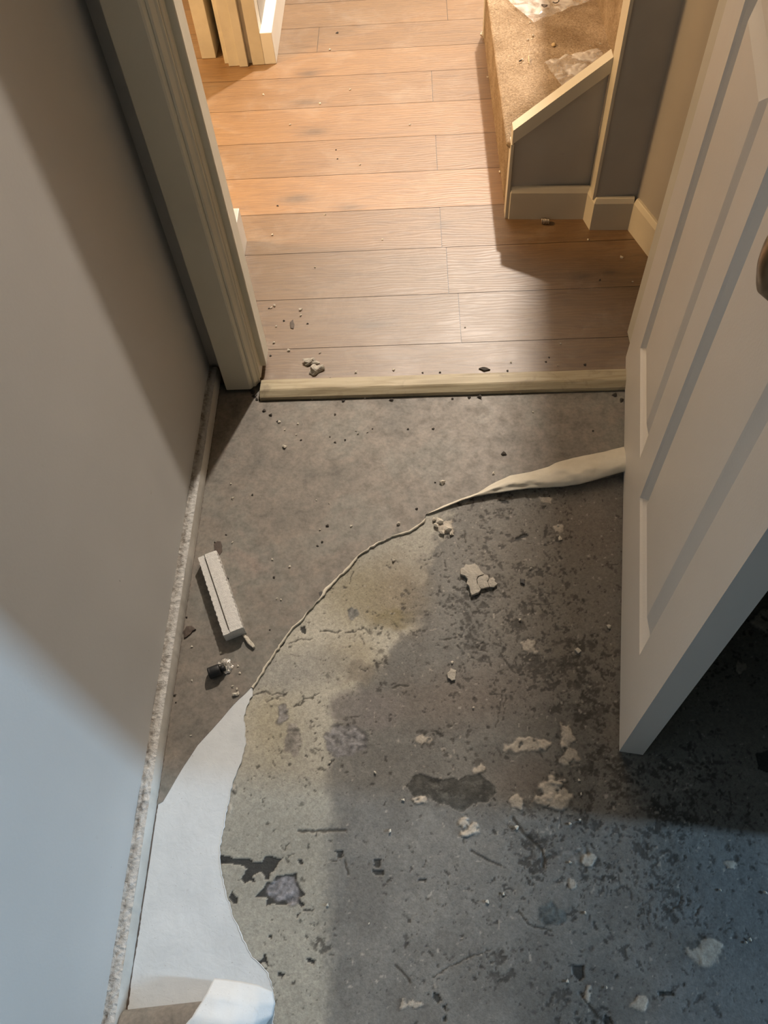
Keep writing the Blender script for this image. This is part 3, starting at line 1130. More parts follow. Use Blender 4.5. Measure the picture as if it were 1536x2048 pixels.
def skirt(name, pts, parent, h=.092, th=.0125):
    """skirting run: outer face along pts (world xy), chamfered top, thickness to the left of travel"""
    bm = bmesh.new()
    n_ = len(pts)
    nor = []
    for i in range(n_):
        a = Vector(pts[max(0, i - 1)])
        c_ = Vector(pts[min(n_ - 1, i + 1)])
        b_ = Vector(pts[i])
        d1 = (b_ - a).normalized() if i > 0 else (c_ - b_).normalized()
        d2_ = (c_ - b_).normalized() if i < n_ - 1 else d1
        n1_ = Vector((-d1.y, d1.x))
        n2_ = Vector((-d2_.y, d2_.x))
        m = (n1_ + n2_)
        m = m / max(.2, m.dot(n1_))
        nor.append(m)
    rows_ = []
    for p, m in zip(pts, nor):
        P = Vector(p)
        r = []
        for off_, z in ((0, HZ), (0, h - .012), (.004, h - .002), (.006, h), (th, h), (th, HZ)):
            q = P + m * off_
            r.append(bm.verts.new((q.x, q.y, z)))
        rows_.append(r)
    for i in range(n_ - 1):
        for k in range(5):
            bm.faces.new((rows_[i][k], rows_[i + 1][k], rows_[i + 1][k + 1], rows_[i][k + 1]))
    bm.faces.new(rows_[0])
    bm.faces.new(rows_[-1])
    return bm_obj(name, bm, M_gloss, parent)


skirt('skirting', [(.2235, 1.6670), (.2300, 1.6570), (.4070, 1.6450), (.4170, 1.6040), (.5065, 1.5990)], b1)
b2 = empty('baseboard_hall_right')
struct(b2, 'cream skirting along the tan wall behind the open door', 'baseboard')
skirt('skirting', [(.5065, 1.5990), (.5440, 1.4810), (.6160, 1.2550)], b2)
dd = Vector((.5440 - .5065, 1.4810 - 1.5990)).normalized()
nn_ = Vector((-dd.y, dd.x))
a0 = Vector((.5065, 1.5990)) + nn_ * .011 - dd * .03
a1 = Vector((.6160, 1.2550)) + nn_ * .011 + dd * .05
bq = nn_ * .05
struct(prism('wall_hall_right', [tuple(a0), tuple(a1), tuple(a1 + bq), tuple(a0 + bq)], HZ, HC, M_wall_hall), 'tan hall wall seen between the stairs and the open door', 'wall')
struct(box('wall_stairwell', 1.31, 1.4, 1.66, 4.5, 0, HC, M_wall_hall), 'wall at the top of the stairs', 'wall')

# ------------------------------------------------------------------ open door
HP = Vector((0.43777855, 1.19061262, 0))
DD = Vector((-0.16670072, -0.98600754, 0))
DN = Vector((-0.98600754, 0.16670072, 0))
door = empty('door_1', HP)
struct(door, 'white painted panelled door standing open on the right', 'door')
DW, DH, DT = .838, 1.985, .036
DB = .005
PANELS = []
for z0, z1 in ((.152, .800), (1.00, 1.86)):
    PANELS += [(.114, .374, z0, z1), (.456, .738, z0, z1)]


def dpt(s, z, h):
    return HP + DD * s + DN * h + Vector((0, 0, z))


def door_leaf():
    bm = bmesh.new()
    sx = sorted({0.0, DW, *[p[0] for p in PANELS], *[p[1] for p in PANELS]})
    sz = sorted({DB, DH, *[p[2] for p in PANELS], *[p[3] for p in PANELS]})
    cache = {}

    def vt(s, z, h):
        k = (round(s, 5), round(z, 5), round(h, 5))
        if k not in cache:
            cache[k] = bm.verts.new(dpt(s, z, h) - HP)
        return cache[k]

    def ispanel(s, z):
        return next((p for p in PANELS if p[0] < s < p[1] and p[2] < z < p[3]), None)
    for h, flip in ((0.0, 1), (-DT, -1)):
        for i in range(len(sx) - 1):
            for j in range(len(sz) - 1):
                p = ispanel((sx[i] + sx[i + 1]) / 2, (sz[j] + sz[j + 1]) / 2)
                if not p:
                    bm.faces.new((vt(sx[i], sz[j], h), vt(sx[i + 1], sz[j], h), vt(sx[i + 1], sz[j + 1], h), vt(sx[i], sz[j + 1], h)))
        for p in PANELS:
            loops = []
            for ins, dep in ((0, 0), (.0025, .0040), (.011, .0125), (.014, .0130), (.018, .0130), (.040, .0030), (.043, .0018)):
                q = (p[0] + ins, p[1] - ins, p[2] + ins, p[3] - ins)
                hh_ = h - dep * flip
                loops.append([vt(q[0], q[2], hh_), vt(q[1], q[2], hh_), vt(q[1], q[3], hh_), vt(q[0], q[3], hh_)])
            for a, b in zip(loops[:-1], loops[1:]):
                for k in range(4):
                    bm.faces.new((a[k], a[(k + 1) % 4], b[(k + 1) % 4], b[k]))
            bm.faces.new(loops[-1])
    # edges of the leaf
    for i in range(len(sx) - 1):
        for z in (DB, DH):
            bm.faces.new((vt(sx[i], z, 0), vt(sx[i + 1], z, 0), vt(sx[i + 1], z, -DT), vt(sx[i], z, -DT)))
    for j in range(len(sz) - 1):
        for s in (0.0, DW):
            bm.faces.new((vt(s, sz[j], 0), vt(s, sz[j + 1], 0), vt(s, sz[j + 1], -DT), vt(s, sz[j], -DT)))
    return bm


bm_obj('door_leaf', door_leaf(), M_door, door)


def lathe(bm, prof, org, ax, seg=32):
    """prof: (radius, height along ax)"""
    ax = ax.normalized()
    u = ax.orthogonal().normalized()
    w = ax.cross(u)
    rg = []
    for r, h in prof:
        rg.append([bm.verts.new(org + ax * h + (u * math.cos(2 * math.pi * k / seg) + w * math.sin(2 * math.pi * k / seg)) * r) for k in range(seg)])
    for a, b in zip(rg[:-1], rg[1:]):
        for k in range(seg):
            bm.faces.new((a[k], a[(k + 1) % seg], b[(k + 1) % seg], b[k]))
    bm.faces.new(rg[0])
    bm.faces.new(rg[-1])


kb = bmesh.new()
lathe(kb, [(.026, 0), (.026, .003), (.023, .006), (.012, .008), (.011, .024), (.020, .032), (.0250, .042), (.0272, .054), (.0255, .066), (.020, .074), (.006, .078), (.001, .0785)],
      dpt(.783, .906, .0002) - HP, DN, 40)
kn = bm_obj('door_handle', kb, M_knob, door, True)
tag(kn, 'dark bronze round knob')
for z in (.25, 1.72):
    hb = bmesh.new()
    lathe(hb, [(.006, 0), (.006, .09)], dpt(-.002, z, -DT - .004) - HP, Vector((0, 0, 1)), 12)
    bm_obj('hinge', hb, M_steel, door, True)

# ------------------------------------------------------------------ torn vinyl
VY = empty('vinyl_sheet', (-.2, .8, 0))
tag(VY, 'torn sheet of mottled brown vinyl flooring with its white backing peeled up', 'flooring')


def vsub(o):
    o.parent = VY
    o.matrix_parent_inverse = Matrix.Translation(VY.location).inverted()
    return o


TEAR = [(1300, 940), (1245, 948), (1180, 963), (1110, 974), (1040, 977), (980, 984), (950, 992), (915, 1003), (885, 1015), (862, 1024), (852, 1029), (846, 1044),
        (832, 1052), (818, 1061), (790, 1070), (768, 1080), (745, 1090), (728, 1102), (715, 1112), (690, 1140), (668, 1160), (652, 1175), (640, 1195), (620, 1219),
        (600, 1241), (580, 1259), (565, 1281), (548, 1306), (531, 1331), (516, 1356), (503, 1374)]
FOLD = [(490, 1387), (465, 1411), (440, 1441), (415, 1468), (395, 1491), (375, 1521), (355, 1553), (337, 1584), (326, 1603)]


def dense(pts, step=6, jit=0.0, seed=1):
    r = random.Random(seed)
    out = []
    for (x0, y0), (x1, y1) in zip(pts[:-1], pts[1:]):
        k = max(1, int(math.hypot(x1 - x0, y1 - y0) / step))
        for i in range(k):
            f = i / k
            out.append((x0 + (x1 - x0) * f + r.uniform(-jit, jit), y0 + (y1 - y0) * f + r.uniform(-jit, jit)))
    out.append(pts[-1])
    return out


VT = .0022
tear_d = dense(TEAR, 6, 1.1)
fold_d = dense(FOLD, 12, .3, 2)
out = [on_floor(u, v, VT)[:2] for u, v in tear_d] + [on_floor(u, v, VT)[:2] for u, v in fold_d]
out += [(-.4248, on_floor(322, 1610, VT)[1]), (-.4248, 1.1), (-.4248, YD - .002), (-.411, YD - .002), (-.411, 1.134), (-.3365, 1.134), (-.3365, 1.106), (.452, 1.102), (.56, 1.09), (.60, 1.0), (.60, .80)]
cl = []
for p in out:
    if not cl or (abs(cl[-1][0] - p[0]) + abs(cl[-1][1] - p[1])) > 1e-5: cl.append(p)
vsub(sheet('printed_layer', cl, .0004, VT - .0004, M_vinyl))

# white backing left on the slab
BR = [(503, 1374), (504, 1390), (492, 1412), (487, 1440), (491, 1478), (487, 1502), (475, 1541), (465, 1566), (459, 1588), (453, 1620), (446, 1652), (440, 1690),
      (439, 1722), (444, 1760), (455, 1800), (468, 1840), (485, 1880), (503, 1914), (522, 1931), (534, 1946), (541, 1963), (546, 1978), (549, 2000), (546, 2050), (520, 2120)]
o2 = [on_floor(u, v, .0014)[:2] for u, v in dense(BR, 7, 1.6, 5)]
o2 += [(-.34, -.06), (-.4235, -.06), (-.4235, on_floor(262, 1950)[1]), (-.4225, on_floor(300, 1720)[1]), (-.4235, on_floor(322, 1606)[1])]
o2 += [on_floor(u + 4, v - 6, .0014)[:2] for u, v in reversed(fold_d)]
vsub(sheet('backing_layer', o2, .0003, .0013, M_back))


def ribbon(name, pts, w0, w1, z, mat, seed=3, lift=.002):
    """thin curled lip along a torn edge; pts in floor metres"""
    n_ = len(pts)
    V, F = [], []
    for i, p in enumerate(pts):
        a = Vector(pts[max(0, i - 1)])
        b = Vector(pts[min(n_ - 1, i + 1)])
        d = (b - a).normalized()
        nn2 = Vector((-d.y, d.x))
        w = w0 + (w1 - w0) * (.45 + 1.5 * mnoise.noise((i * .13, seed, 0)) + .5 * mnoise.noise((i * .8, seed, 5)))
        w = max(.0006, w)
        for f, zz in ((-.25, z * .6), (.0, z + lift * .5), (.5, z + lift), (1.0, z + lift * .35), (1.05, .0004)):
            q = Vector(p) + nn2 * (w * f)
            V.append((q.x, q.y, zz))
    for i in range(n_ - 1):
        for k in range(4):
            b = i * 5 + k
            F.append((b, b + 1, b + 6, b + 5))
    return mesh_obj(name, V, F, mat, None, True)


lip = [on_floor(u, v, .002)[:2] for u, v in tear_d if u < 850]
o = vsub(ribbon('torn_lip', lip, .0010, .0050, VT, M_roll, 3, .0016))
tag(o, 'pale torn edge')
lip2 = [on_floor(u, v, .0014)[:2] for u, v in dense(BR[:22], 7, 1.6, 5)]
vsub(ribbon('backing_edge', lip2, .0008, .0016, .0012, M_back, 8, .0012))

# rolled-back strip at the right
UP = [(855, 1027), (885, 1012), (920, 998), (955, 986), (985, 967), (1020, 951), (1060, 944), (1098, 933), (1112, 925), (1150, 915), (1200, 905), (1245, 894), (1330, 878)]
LO = [(855, 1028), (887, 1016), (922, 1002), (957, 992), (985, 987), (1020, 982), (1060, 977), (1100, 975), (1125, 974), (1160, 968), (1200, 957), (1245, 944), (1330, 925)]


def resample(pts, n_):
    a = np.array(pts, float)
    s_ = np.r_[0, np.cumsum(np.hypot(*np.diff(a, axis=0).T))]
    q = np.linspace(0, s_[-1], n_)
    return np.stack([np.interp(q, s_, a[:, 0]), np.interp(q, s_, a[:, 1])], 1)


NU, NV = 90, 14
us = np.linspace(855, 1330, NU)
V, F = [], []
for i, u in enumerate(us):
    vu = np.interp(u, [p[0] for p in UP], [p[1] for p in UP])
    vl = np.interp(u, [p[0] for p in LO], [p[1] for p in LO])
    H = .0008 + .0030 * min(1, (u - 855) / 50) + .020 * min(1, max(0, (u - 905) / 255))
    for j in range(NV + 1):
        f = j / NV
        zl = .004 + .35 * H if j == NV else None
        z = VT + H * math.sin(math.pi * min(1, .04 + f * .80)) ** .8
        # diagonal crease
        dcr = (u - (1105 + 75 * f))
        z += .0035 * math.exp(-(dcr / 12) ** 2) * math.sin(math.pi * min(1, f + .1)) * (1 if u > 1000 else 0)
        z += (.0034 * mnoise.noise((u * .022, f * 3.2, 2)) + .0014 * mnoise.noise((u * .07, f * 7, 6))) * min(1, max(0, (u - 930) / 60))
        p = on_floor(u, vu + (vl - vu) * f + .8 * mnoise.noise((u * .05, 9, j * .1)), z)
        V.append(p)
    # tucked-under edge
    q = V[-1]
    V.append((q[0], q[1] + .010 * min(1, (u - 854) / 70) + .01 * min(1, max(0, (u - 950) / 200)), max(.0012, q[2] - .008)))
for i in range(NU - 1):
    for j in range(NV + 1):
        b = i * (NV + 2) + j
        F.append((b, b + 1, b + NV + 3, b + NV + 2))
o = vsub(mesh_obj('folded_back_strip', V, F, M_roll, None, True))
tag(o, 'cream underside folded back towards the doorway')

# curled end at the bottom left
V, F = [], []
RN, RU = 22, 24
y0 = on_floor(320, 2000, .012)[1]
for i in range(RU + 1):
    f = i / RU
    x = -.4215 + f * .150
    yt = on_floor(255 + f * 160, 2012 - 28 * f, .012)[1]
    R_ = .030 + .014 * f
    for j in range(RN + 1):
        th = math.radians(-25 + 215 * j / RN)
        y = yt - R_ * 1.15 + R_ * math.cos(th)
        z = .002 + R_ * .42 + R_ * .75 * math.sin(th) + .0006 * mnoise.noise((x * 40, th * 2, 0))
        V.append((x, y, max(.0018, z)))
for i in range(RU):
    for j in range(RN):
        b = i * (RN + 1) + j
        F.append((b, b + 1, b + RN + 2, b + RN + 1))
o = vsub(mesh_obj('curled_end', V, F, M_vinyl, None, True))
tag(o, 'brown printed face curling over at the bottom left corner')

# white flap turned over it
V, F = [], []
top_e = [(428, 1958, .036), (450, 1960, .032), (480, 1964, .026), (515, 1971, .016), (544, 1984, .004)]
mid_e = [(412, 1990, .058), (440, 1996, .056), (475, 2004, .050), (515, 2010, .036), (549, 2008, .006)]
low_e = [(384, 2034, .070), (420, 2040, .068), (462, 2046, .060), (505, 2046, .046), (544, 2030, .010)]
bot_e = [(340, 2085, .075), (390, 2094, .072), (440, 2100, .066), (485, 2098, .050), (520, 2062, .012)]
fin_e = [(290, 2140, .070), (350, 2150, .066), (410, 2155, .058), (455, 2150, .044), (490, 2110, .014)]
E5 = [top_e, mid_e, low_e, bot_e, fin_e]
NA, NB = 28, 28
for i in range(NA + 1):
    for j in range(NB + 1):
        a, b = i / NA * 4, j / NB * 4
        ia, ib = min(3, int(a)), min(3, int(b))
        fa, fb = a - ia, b - ib
        g = lambda r, c_: np.array(E5[r][c_], float)
        P = (g(ia, ib) * (1 - fb) + g(ia, ib + 1) * fb) * (1 - fa) + (g(ia + 1, ib) * (1 - fb) + g(ia + 1, ib + 1) * fb) * fa
        z = P[2] + .0016 * mnoise.noise((P[0] * .03, P[1] * .03, 4))
        e = 1.5 * mnoise.noise((P[1] * .11, 3, 1)) if j in (0, NB) else 0
        V.append(on_floor(P[0] + e, P[1], max(.003, z)))
for i in range(NA):
    for j in range(NB):
        b = i * (NB + 1) + j
        F.append((b, b + 1, b + NB + 2, b + NB + 1))
o = vsub(mesh_obj('turned_over_flap', V, F, M_back, None, True))
so = o.modifiers.new('thickness', 'SOLIDIFY')
so.thickness = .0014
tag(o, 'bluish white backing turned over into a flap')

# ------------------------------------------------------------------ polystyrene block
A_ = Vector(on_floor(396, 1114, .028))
B_ = Vector(on_floor(432, 1103, .028))
D_ = Vector(on_floor(447, 1270, .028))
ax = (D_ - A_)
LEN = ax.length
ax.normalize()
sd = Vector((-ax.y, ax.x, 0))
if sd.dot(B_ - A_) < 0: sd = -sd
WID = (B_ - A_).dot(sd)
fo = empty('polystyrene_block', (A_.x, A_.y, VT + .0004))
tag(fo, 'white polystyrene packing strip with a groove, lying by the left skirting', 'packing foam')
NL, NWD = 90, 16


def foam():
    prof = [(0, .0), (0, .0235), (.0095, .0240), (.0100, .0215), (.0118, .0215), (.0123, .0258), (.024, .0262), (WID, .0255), (WID + .001, .0)]
    bm = bmesh.new()
    rg = []
    for i in range(NL + 1):
        l = LEN * i / NL
        r = []
        for k, (w, z) in enumerate(prof):
            edge = k in (6, 7)
            jw = .0010 * mnoise.noise((l * 260, k * 2.2, 0)) + (.0020 * abs(math.sin(l * 330)) if k in (7, 8) else 0) - (.0013 * abs(math.sin(l * 290)) if k in (0, 1) else 0)
            jz = .0004 * mnoise.noise((l * 300, k * 3.1, 4))
            w2 = w + (jw if k in (0, 1, 7, 8) else 0)
            if k in (3, 4) and (i < 4 or i > NL - 4): z = .0240
            p = ax * l + sd * w2
            r.append(bm.verts.new((p.x, p.y, z + jz if z > 0 else 0.0)))
        rg.append(r)
    n_ = len(prof)
    for i in range(NL):
        for k in range(n_):
            bm.faces.new((rg[i][k], rg[i][(k + 1) % n_], rg[i + 1][(k + 1) % n_], rg[i + 1][k]))
    for e in (rg[0], rg[-1]):
        f = bm.faces.new(e)
        bmesh.ops.triangulate(bm, faces=[f])
    return bm


bm_obj('foam_body', foam(), M_foam, fo)
gv = bmesh.new()
for i in range(1):
    p0, p1 = ax * .008 + sd * .0101, ax * (LEN - .008) + sd * .0101
    q0, q1 = ax * .008 + sd * .0117, ax * (LEN - .008) + sd * .0117
    vs = [gv.verts.new((p.x, p.y, .0222)) for p in (p0, p1, q1, q0)]
    gv.faces.new(vs)
bm_obj('groove', gv, M_groove_shade, fo)  # flat dark strip laid in to stand for the groove's shade


# ------------------------------------------------------------------ small loose things
def lump_mesh(name, seed, sub=2, flat=.6, rough=.35):
    bm = bmesh.new()
    bmesh.ops.create_icosphere(bm, subdivisions=sub, radius=.5)
    for v_ in bm.verts:
        c_ = v_.co.copy()
        k = 1 + rough * mnoise.noise((c_.x * 2.4 + seed, c_.y * 2.4, c_.z * 2.4)) * 1.6 + rough * .5 * mnoise.noise((c_.x * 6 + seed, c_.y * 6, c_.z * 6))
        v_.co = Vector((c_.x * k, c_.y * k, max(-.32, c_.z * k) * flat))
    zmin = min(v_.co.z for v_ in bm.verts)
    for v_ in bm.verts: v_.co.z -= zmin
    me = bpy.data.meshes.new(name)
    bm.to_mesh(me)
    bm.free()
    return me


def px_size(u, v, n_, z=0.0):
    a = on_floor(u - .5, v, z)
    b = on_floor(u + .5, v, z)
    return n_ * math.hypot(a[0] - b[0], a[1] - b[1])


def place(name, me, mat, u, v, w, h, z, rz, label, cat, group=None, zs=None):
    o = bpy.data.objects.new(name, me)
    COL.objects.link(o)
    if not me.materials: me.materials.append(mat)
    s_ = px_size(u, v, 1, z)
    o.location = on_floor(u, v, z)
    o.rotation_euler = (0, 0, rz)
    o.scale = (w * s_, h * s_, (zs if zs else min(w, h)) * s_)
    return tag(o, label, cat, group)


place('plaster_lump', lump_mesh('plaster_lump', 3, 3, .7, .5), M_lump, 622, 725, 26, 15, HZ, .1, 'small pale plaster lump behind the larger one at the threshold', 'plaster lump')
place('plaster_lump', lump_mesh('plaster_lump', 9, 3, .7, .5), M_lump, 632, 741, 28, 19, HZ, .5, 'larger pale plaster lump touching the threshold bar', 'plaster lump')


def flake(name, pts, z, th, mat, label=None, cat=None, seed=0, group=None, jit=.8, parent=None):
    """irregular flake laid on the floor: a ragged rim, a thickness and an uneven top"""
    P = dense(pts + [pts[0]], 4, jit, seed)[:-1]
    W_ = [Vector(on_floor(u, v, z)) for u, v in P]
    c_ = sum(W_, Vector()) / len(W_)
    bm = bmesh.new()

    def top(p, k):
        return th * (k + .16 * mnoise.noise((p.x * 70, p.y * 70, seed)) + .10 * mnoise.noise((p.x * 240, p.y * 240, seed + 5)))
    rings_ = [[bm.verts.new((p.x - c_.x, p.y - c_.y, 0)) for p in W_]]
    for f, k in ((.998, .80), (.97, .93), (.8, .98), (.55, 1.02), (.28, 1.0)):
        r = []
        for p in W_:
            q = c_ + (p - c_) * f
            r.append(bm.verts.new((q.x - c_.x, q.y - c_.y, top(q, k))))
        rings_.append(r)
    ce = bm.verts.new((0, 0, top(c_, 1.0)))
    n_ = len(W_)
    for a, b in zip(rings_[:-1], rings_[1:]):
        for i_ in range(n_):
            k_ = (i_ + 1) % n_
            bm.faces.new((a[i_], a[k_], b[k_], b[i_]))
    for i_ in range(n_):
        bm.faces.new((rings_[-1][i_], rings_[-1][(i_ + 1) % n_], ce))
    o_ = bm_obj(name, bm, mat, parent)
    o_.location = (c_.x, c_.y, z)
    if parent:
        o_.location = Vector(o_.location) - Vector(parent.location)
        return o_
    return tag(o_, label, cat, group)


big = empty('filler_flake', on_floor(955, 1160, .0006))
tag(big, 'large cracked beige filler flake lying on the bare concrete', 'filler flake')
for k_, pp in enumerate(([(920, 1141), (927, 1137), (931, 1131), (942, 1132), (949, 1129), (957, 1136), (961, 1144), (968, 1151), (957, 1154), (953, 1161), (954, 1172), (962, 1181), (957, 1188), (943, 1193), (940, 1186), (938, 1175), (933, 1170), (935, 1161), (929, 1154), (921, 1151)],
                         [(958, 1154), (968, 1151), (976, 1153), (977, 1159), (974, 1165), (978, 1176), (966, 1179), (962, 1180), (955, 1172), (954, 1161)],
                         [(978, 1160), (986, 1156), (990, 1161), (989, 1165), (995, 1170), (988, 1176), (979, 1176), (975, 1166)])):
    flake('fragment', pp, .0006, .0062 - .0008 * k_, M_flake, seed=2 + k_, jit=.35, parent=big)
flake('filler_flake', [(894, 1347), (903, 1338), (912, 1342), (911, 1360), (903, 1363), (896, 1356)], .0004, .0035, M_flake, 'pale pointed filler flake in the middle of the concrete', 'filler flake', 5)
flake('filler_flake', [(1149, 1300), (1156, 1296), (1163, 1302), (1156, 1308)], .0004, .003, M_crumb, 'small whitish filler chip near the open door', 'filler flake', 6)
flake('brown_flake', [(428, 1090), (434, 1083), (442, 1083), (445, 1092), (444, 1104), (438, 1112), (430, 1107)], VT, .0012, M_brown, 'dark brown oval flake at the top end of the foam strip', 'flake', 7)
flake('brown_flake', [(368, 1262), (374, 1254), (384, 1253), (393, 1259), (386, 1264), (378, 1272), (369, 1277)], VT, .003, M_brown, 'dark brown torn flake tucked against the left skirting', 'flake', 8)
flake('filler_wedge', [(486, 1273), (491, 1270), (500, 1280), (508, 1290), (511, 1296), (507, 1297), (496, 1288)], VT, .006, M_crumb, 'tapered sliver of plaster beside the lower end of the foam', 'plaster sliver', 9)
flake('adhesive_flake', [(637, 1186), (644, 1183), (652, 1187), (649, 1194), (639, 1194)], .0004, .002, M_tarchip, 'square dark flake beside the torn vinyl edge', 'flake', 10)
flake('adhesive_flake', [(1040, 1158), (1050, 1160), (1049, 1170), (1041, 1166)], .0004, .003, M_tarchip, 'dark curled flake to the right of the large filler flake', 'flake', 11)
flake('leaf_scrap', [(580, 645), (586, 640), (589, 648), (587, 658), (582, 657)], HZ, .0018, M_brown, 'tiny dark scrap on the boards above the plaster lumps', 'scrap', 12)
flake('dark_chip', [(958, 738), (964, 735), (974, 737), (980, 741), (968, 743)], HZ, .003, M_grit, 'dark chip lying behind the threshold bar', 'chip', 13)

# black bung and crumpled foil
p0 = Vector(on_floor(420, 1352, VT))
bung = empty('rubber_bung', (p0.x, p0.y, VT))
tag(bung, 'short black rubber bung lying by the foil scrap', 'bung')
bb = bmesh.new()
lathe(bb, [(.0085, 0), (.0100, .0008), (.0102, .003), (.0098, .004), (.0102, .005), (.0102, .018), (.0098, .0195), (.0085, .0205)], Vector((0, 0, .0102)), Vector((.93, .36, 0)), 28)
bm_obj('bung_body', bb, M_rubber, bung, True)
b3 = bmesh.new()
lathe(b3, [(.0055, .020), (.0055, .026), (.0046, .0285), (.001, .029)], Vector((0, 0, .0100)), Vector((.93, .36, 0)), 20)
bm_obj('bung_tip', b3, M_rubber, bung, True)

NF = 26
V, F = [], []
pf = Vector(on_floor(450, 1334, VT))
for j in range(NF + 1):
    for i in range(NF + 1):
        a, b = i / NF - .5, j / NF - .5
        mx_, hy_ = max(abs(a), abs(b)), math.hypot(a, b) + 1e-9
        kk_ = (mx_ / hy_) * (1 + .35 * mnoise.noise((a / hy_ * 1.6, b / hy_ * 1.6, 31)))
        a, b = a * kk_ * 1.08, b * kk_ * 1.08
        z = .004 + .0085 * abs(mnoise.noise((a * 6, b * 6, 2))) * 2 + .0015 * mnoise.noise((a * 13, b * 13, 6))
        z *= max(.15, 1 - 2.6 * (a * a + b * b))
        V.append((a * .0245 + .0015 * mnoise.noise((a * 9, b * 9, 12)), b * .0265 + .0015 * mnoise.noise((a * 9, b * 9, 22)), max(.0004, z)))
for j in range(NF):
    for i in range(NF):
        k = j * (NF + 1) + i
        F.append((k, k + 1, k + NF + 2, k + NF + 1))
fl = mesh_obj('foil_scrap', V, F, M_foil)
fl.location = pf
fl.rotation_euler = (0, 0, .3)
tag(fl, 'crumpled silver foil scrap next to the black bung', 'foil')

# spring by the stair skirting
def tube(name, pts, r, mat, seg=8):
    n_ = len(pts)
    V, F = [], []
    up = Vector((.13, .21, .97))
    for i in range(n_):
        d = (pts[min(n_ - 1, i + 1)] - pts[max(0, i - 1)]).normalized()
        a = d.cross(up).normalized() if abs(d.dot(up)) < .99 else d.orthogonal().normalized()
        b = d.cross(a)
        for k in range(seg):
            th = 2 * math.pi * k / seg
            V.append(pts[i] + (a * math.cos(th) + b * math.sin(th)) * r)
    for i in range(n_ - 1):
        for k in range(seg):
            F.append((i * seg + k, i * seg + (k + 1) % seg, (i + 1) * seg + (k + 1) % seg, (i + 1) * seg + k))
    return mesh_obj(name, V, F, mat, None, True)


sp_o = tube('coil_spring', [Vector((-.0095 + .019 * i / 130, .0065 * math.cos(i / 130 * 12 * math.pi), .0076 + .0065 * math.sin(i / 130 * 12 * math.pi))) for i in range(131)], .0011, M_steel)
sp_o.location = on_floor(1090, 447, HZ)
sp_o.rotation_euler = (0, 0, -.15)
tag(sp_o, 'small steel coil spring lying against the stair skirting', 'spring')


# plastic bags on the tread
def film(name, pts, rows_, z, amp, label, seed):
    """crumpled film: quad patch of four pixel corners on height z"""
    (a, b, c_, d) = [np.array(p, float) for p in pts]
    n_ = rows_
    V, F = [], []
    for j in range(n_ + 1):
        for i in range(n_ + 1):
            s_, t_ = i / n_, j / n_
            p = (a * (1 - s_) + b * s_) * (1 - t_) + (d * (1 - s_) + c_ * s_) * t_
            ed = 2.2 * mnoise.noise((s_ * 5, t_ * 5, seed))
            h = abs(mnoise.noise((s_ * 4, t_ * 3, seed))) * 1.1 + .22 * abs(mnoise.noise((s_ * 11, t_ * 8, seed + 3)))
            q = on_floor(p[0] + ed, p[1] + ed * .7, z)
            V.append((q[0], q[1], z + .003 + amp * h))
    for j in range(n_):
        for i in range(n_):
            k = j * (n_ + 1) + i
            F.append((k, k + 1, k + n_ + 2, k + n_ + 1))
    o_ = mesh_obj(name, V, F, M_film, None, True)
    return tag(o_, label, 'plastic bag')


film('plastic_bag', [(1088, 127), (1196, 99), (1213, 122), (1124, 176)], 50, TZ + .004, .009, 'small clear plastic bag at the near edge of the carpeted step', 4)
b_top = film('plastic_bag', [(978, -28), (1176, -60), (1180, 4), (1067, 47)], 60, TZ + .004, .010, 'larger clear plastic bag with printing at the back of the step', 12)
# printed marks on the larger bag
def mark(name, pts, z):
    o_ = tube(name, [Vector(on_floor(u, v, z)) for u, v in pts], .0012, M_ink, 6)
    o_.parent = b_top
    return o_


mark('printed_mark', [(1106, 4), (1110, 6), (1115, 5), (1118, 2), (1116, -3), (1110, -5)], TZ + .016)
mark('printed_mark', [(1083, 10), (1088, 14), (1094, 12), (1095, 10), (1088, 10), (1083, 9)], TZ + .016)

# ------------------------------------------------------------------ crumbs
CR = [lump_mesh('crumb', 20 + k, 1, .8, .5) for k in range(4)]
for m_ in CR: m_.materials.append(M_crumb)
GR = [lump_mesh('grit', 40 + k, 1, .6, .6) for k in range(4)]
for m_ in GR: m_.materials.append(M_grit)
rr = random.Random(11)


def crumbs(lst, meshes, z, name, label, cat, group, base=5.0):
    for it in lst:
        u, v = it[:2]
        s_ = it[2] if len(it) > 2 else base
        zz = z
        place(name, rr.choice(meshes), None, u, v, s_ * rr.uniform(.85, 1.3), s_ * rr.uniform(.7, 1), zz, rr.uniform(0, 3), label, cat, group)


crumbs([(569, 894, 8), (466, 997, 6), (885, 966, 11), (797, 1048, 9), (703, 1053, 5), (471, 1390, 10), (476, 1388, 8), (466, 1373, 6), (474, 1378, 5),
        (476, 1332, 5), (480, 1347, 5), (442, 1306, 6), (384, 1293, 4), (384, 1362, 4), (382, 1472, 4), (735, 865, 4), (716, 868, 5), (712, 862, 4), (596, 848, 5), (465, 1085, 4),
        (554, 1198, 5), (562, 1200, 4), (580, 1133, 5), (593, 870, 4), (559, 845, 6), (570, 860, 4), (625, 798, 5), (730, 796, 5), (1041, 786, 6), (1078, 782, 5), (987, 947, 6), (1066, 825, 4),
        (462, 968, 4), (640, 1060, 4), (658, 1007, 3), (633, 1001, 3), (545, 1120, 5)],
       CR, VT, 'plaster_crumb', 'tiny pale plaster crumb on the brown vinyl', 'crumb', 'plaster crumbs on the vinyl')
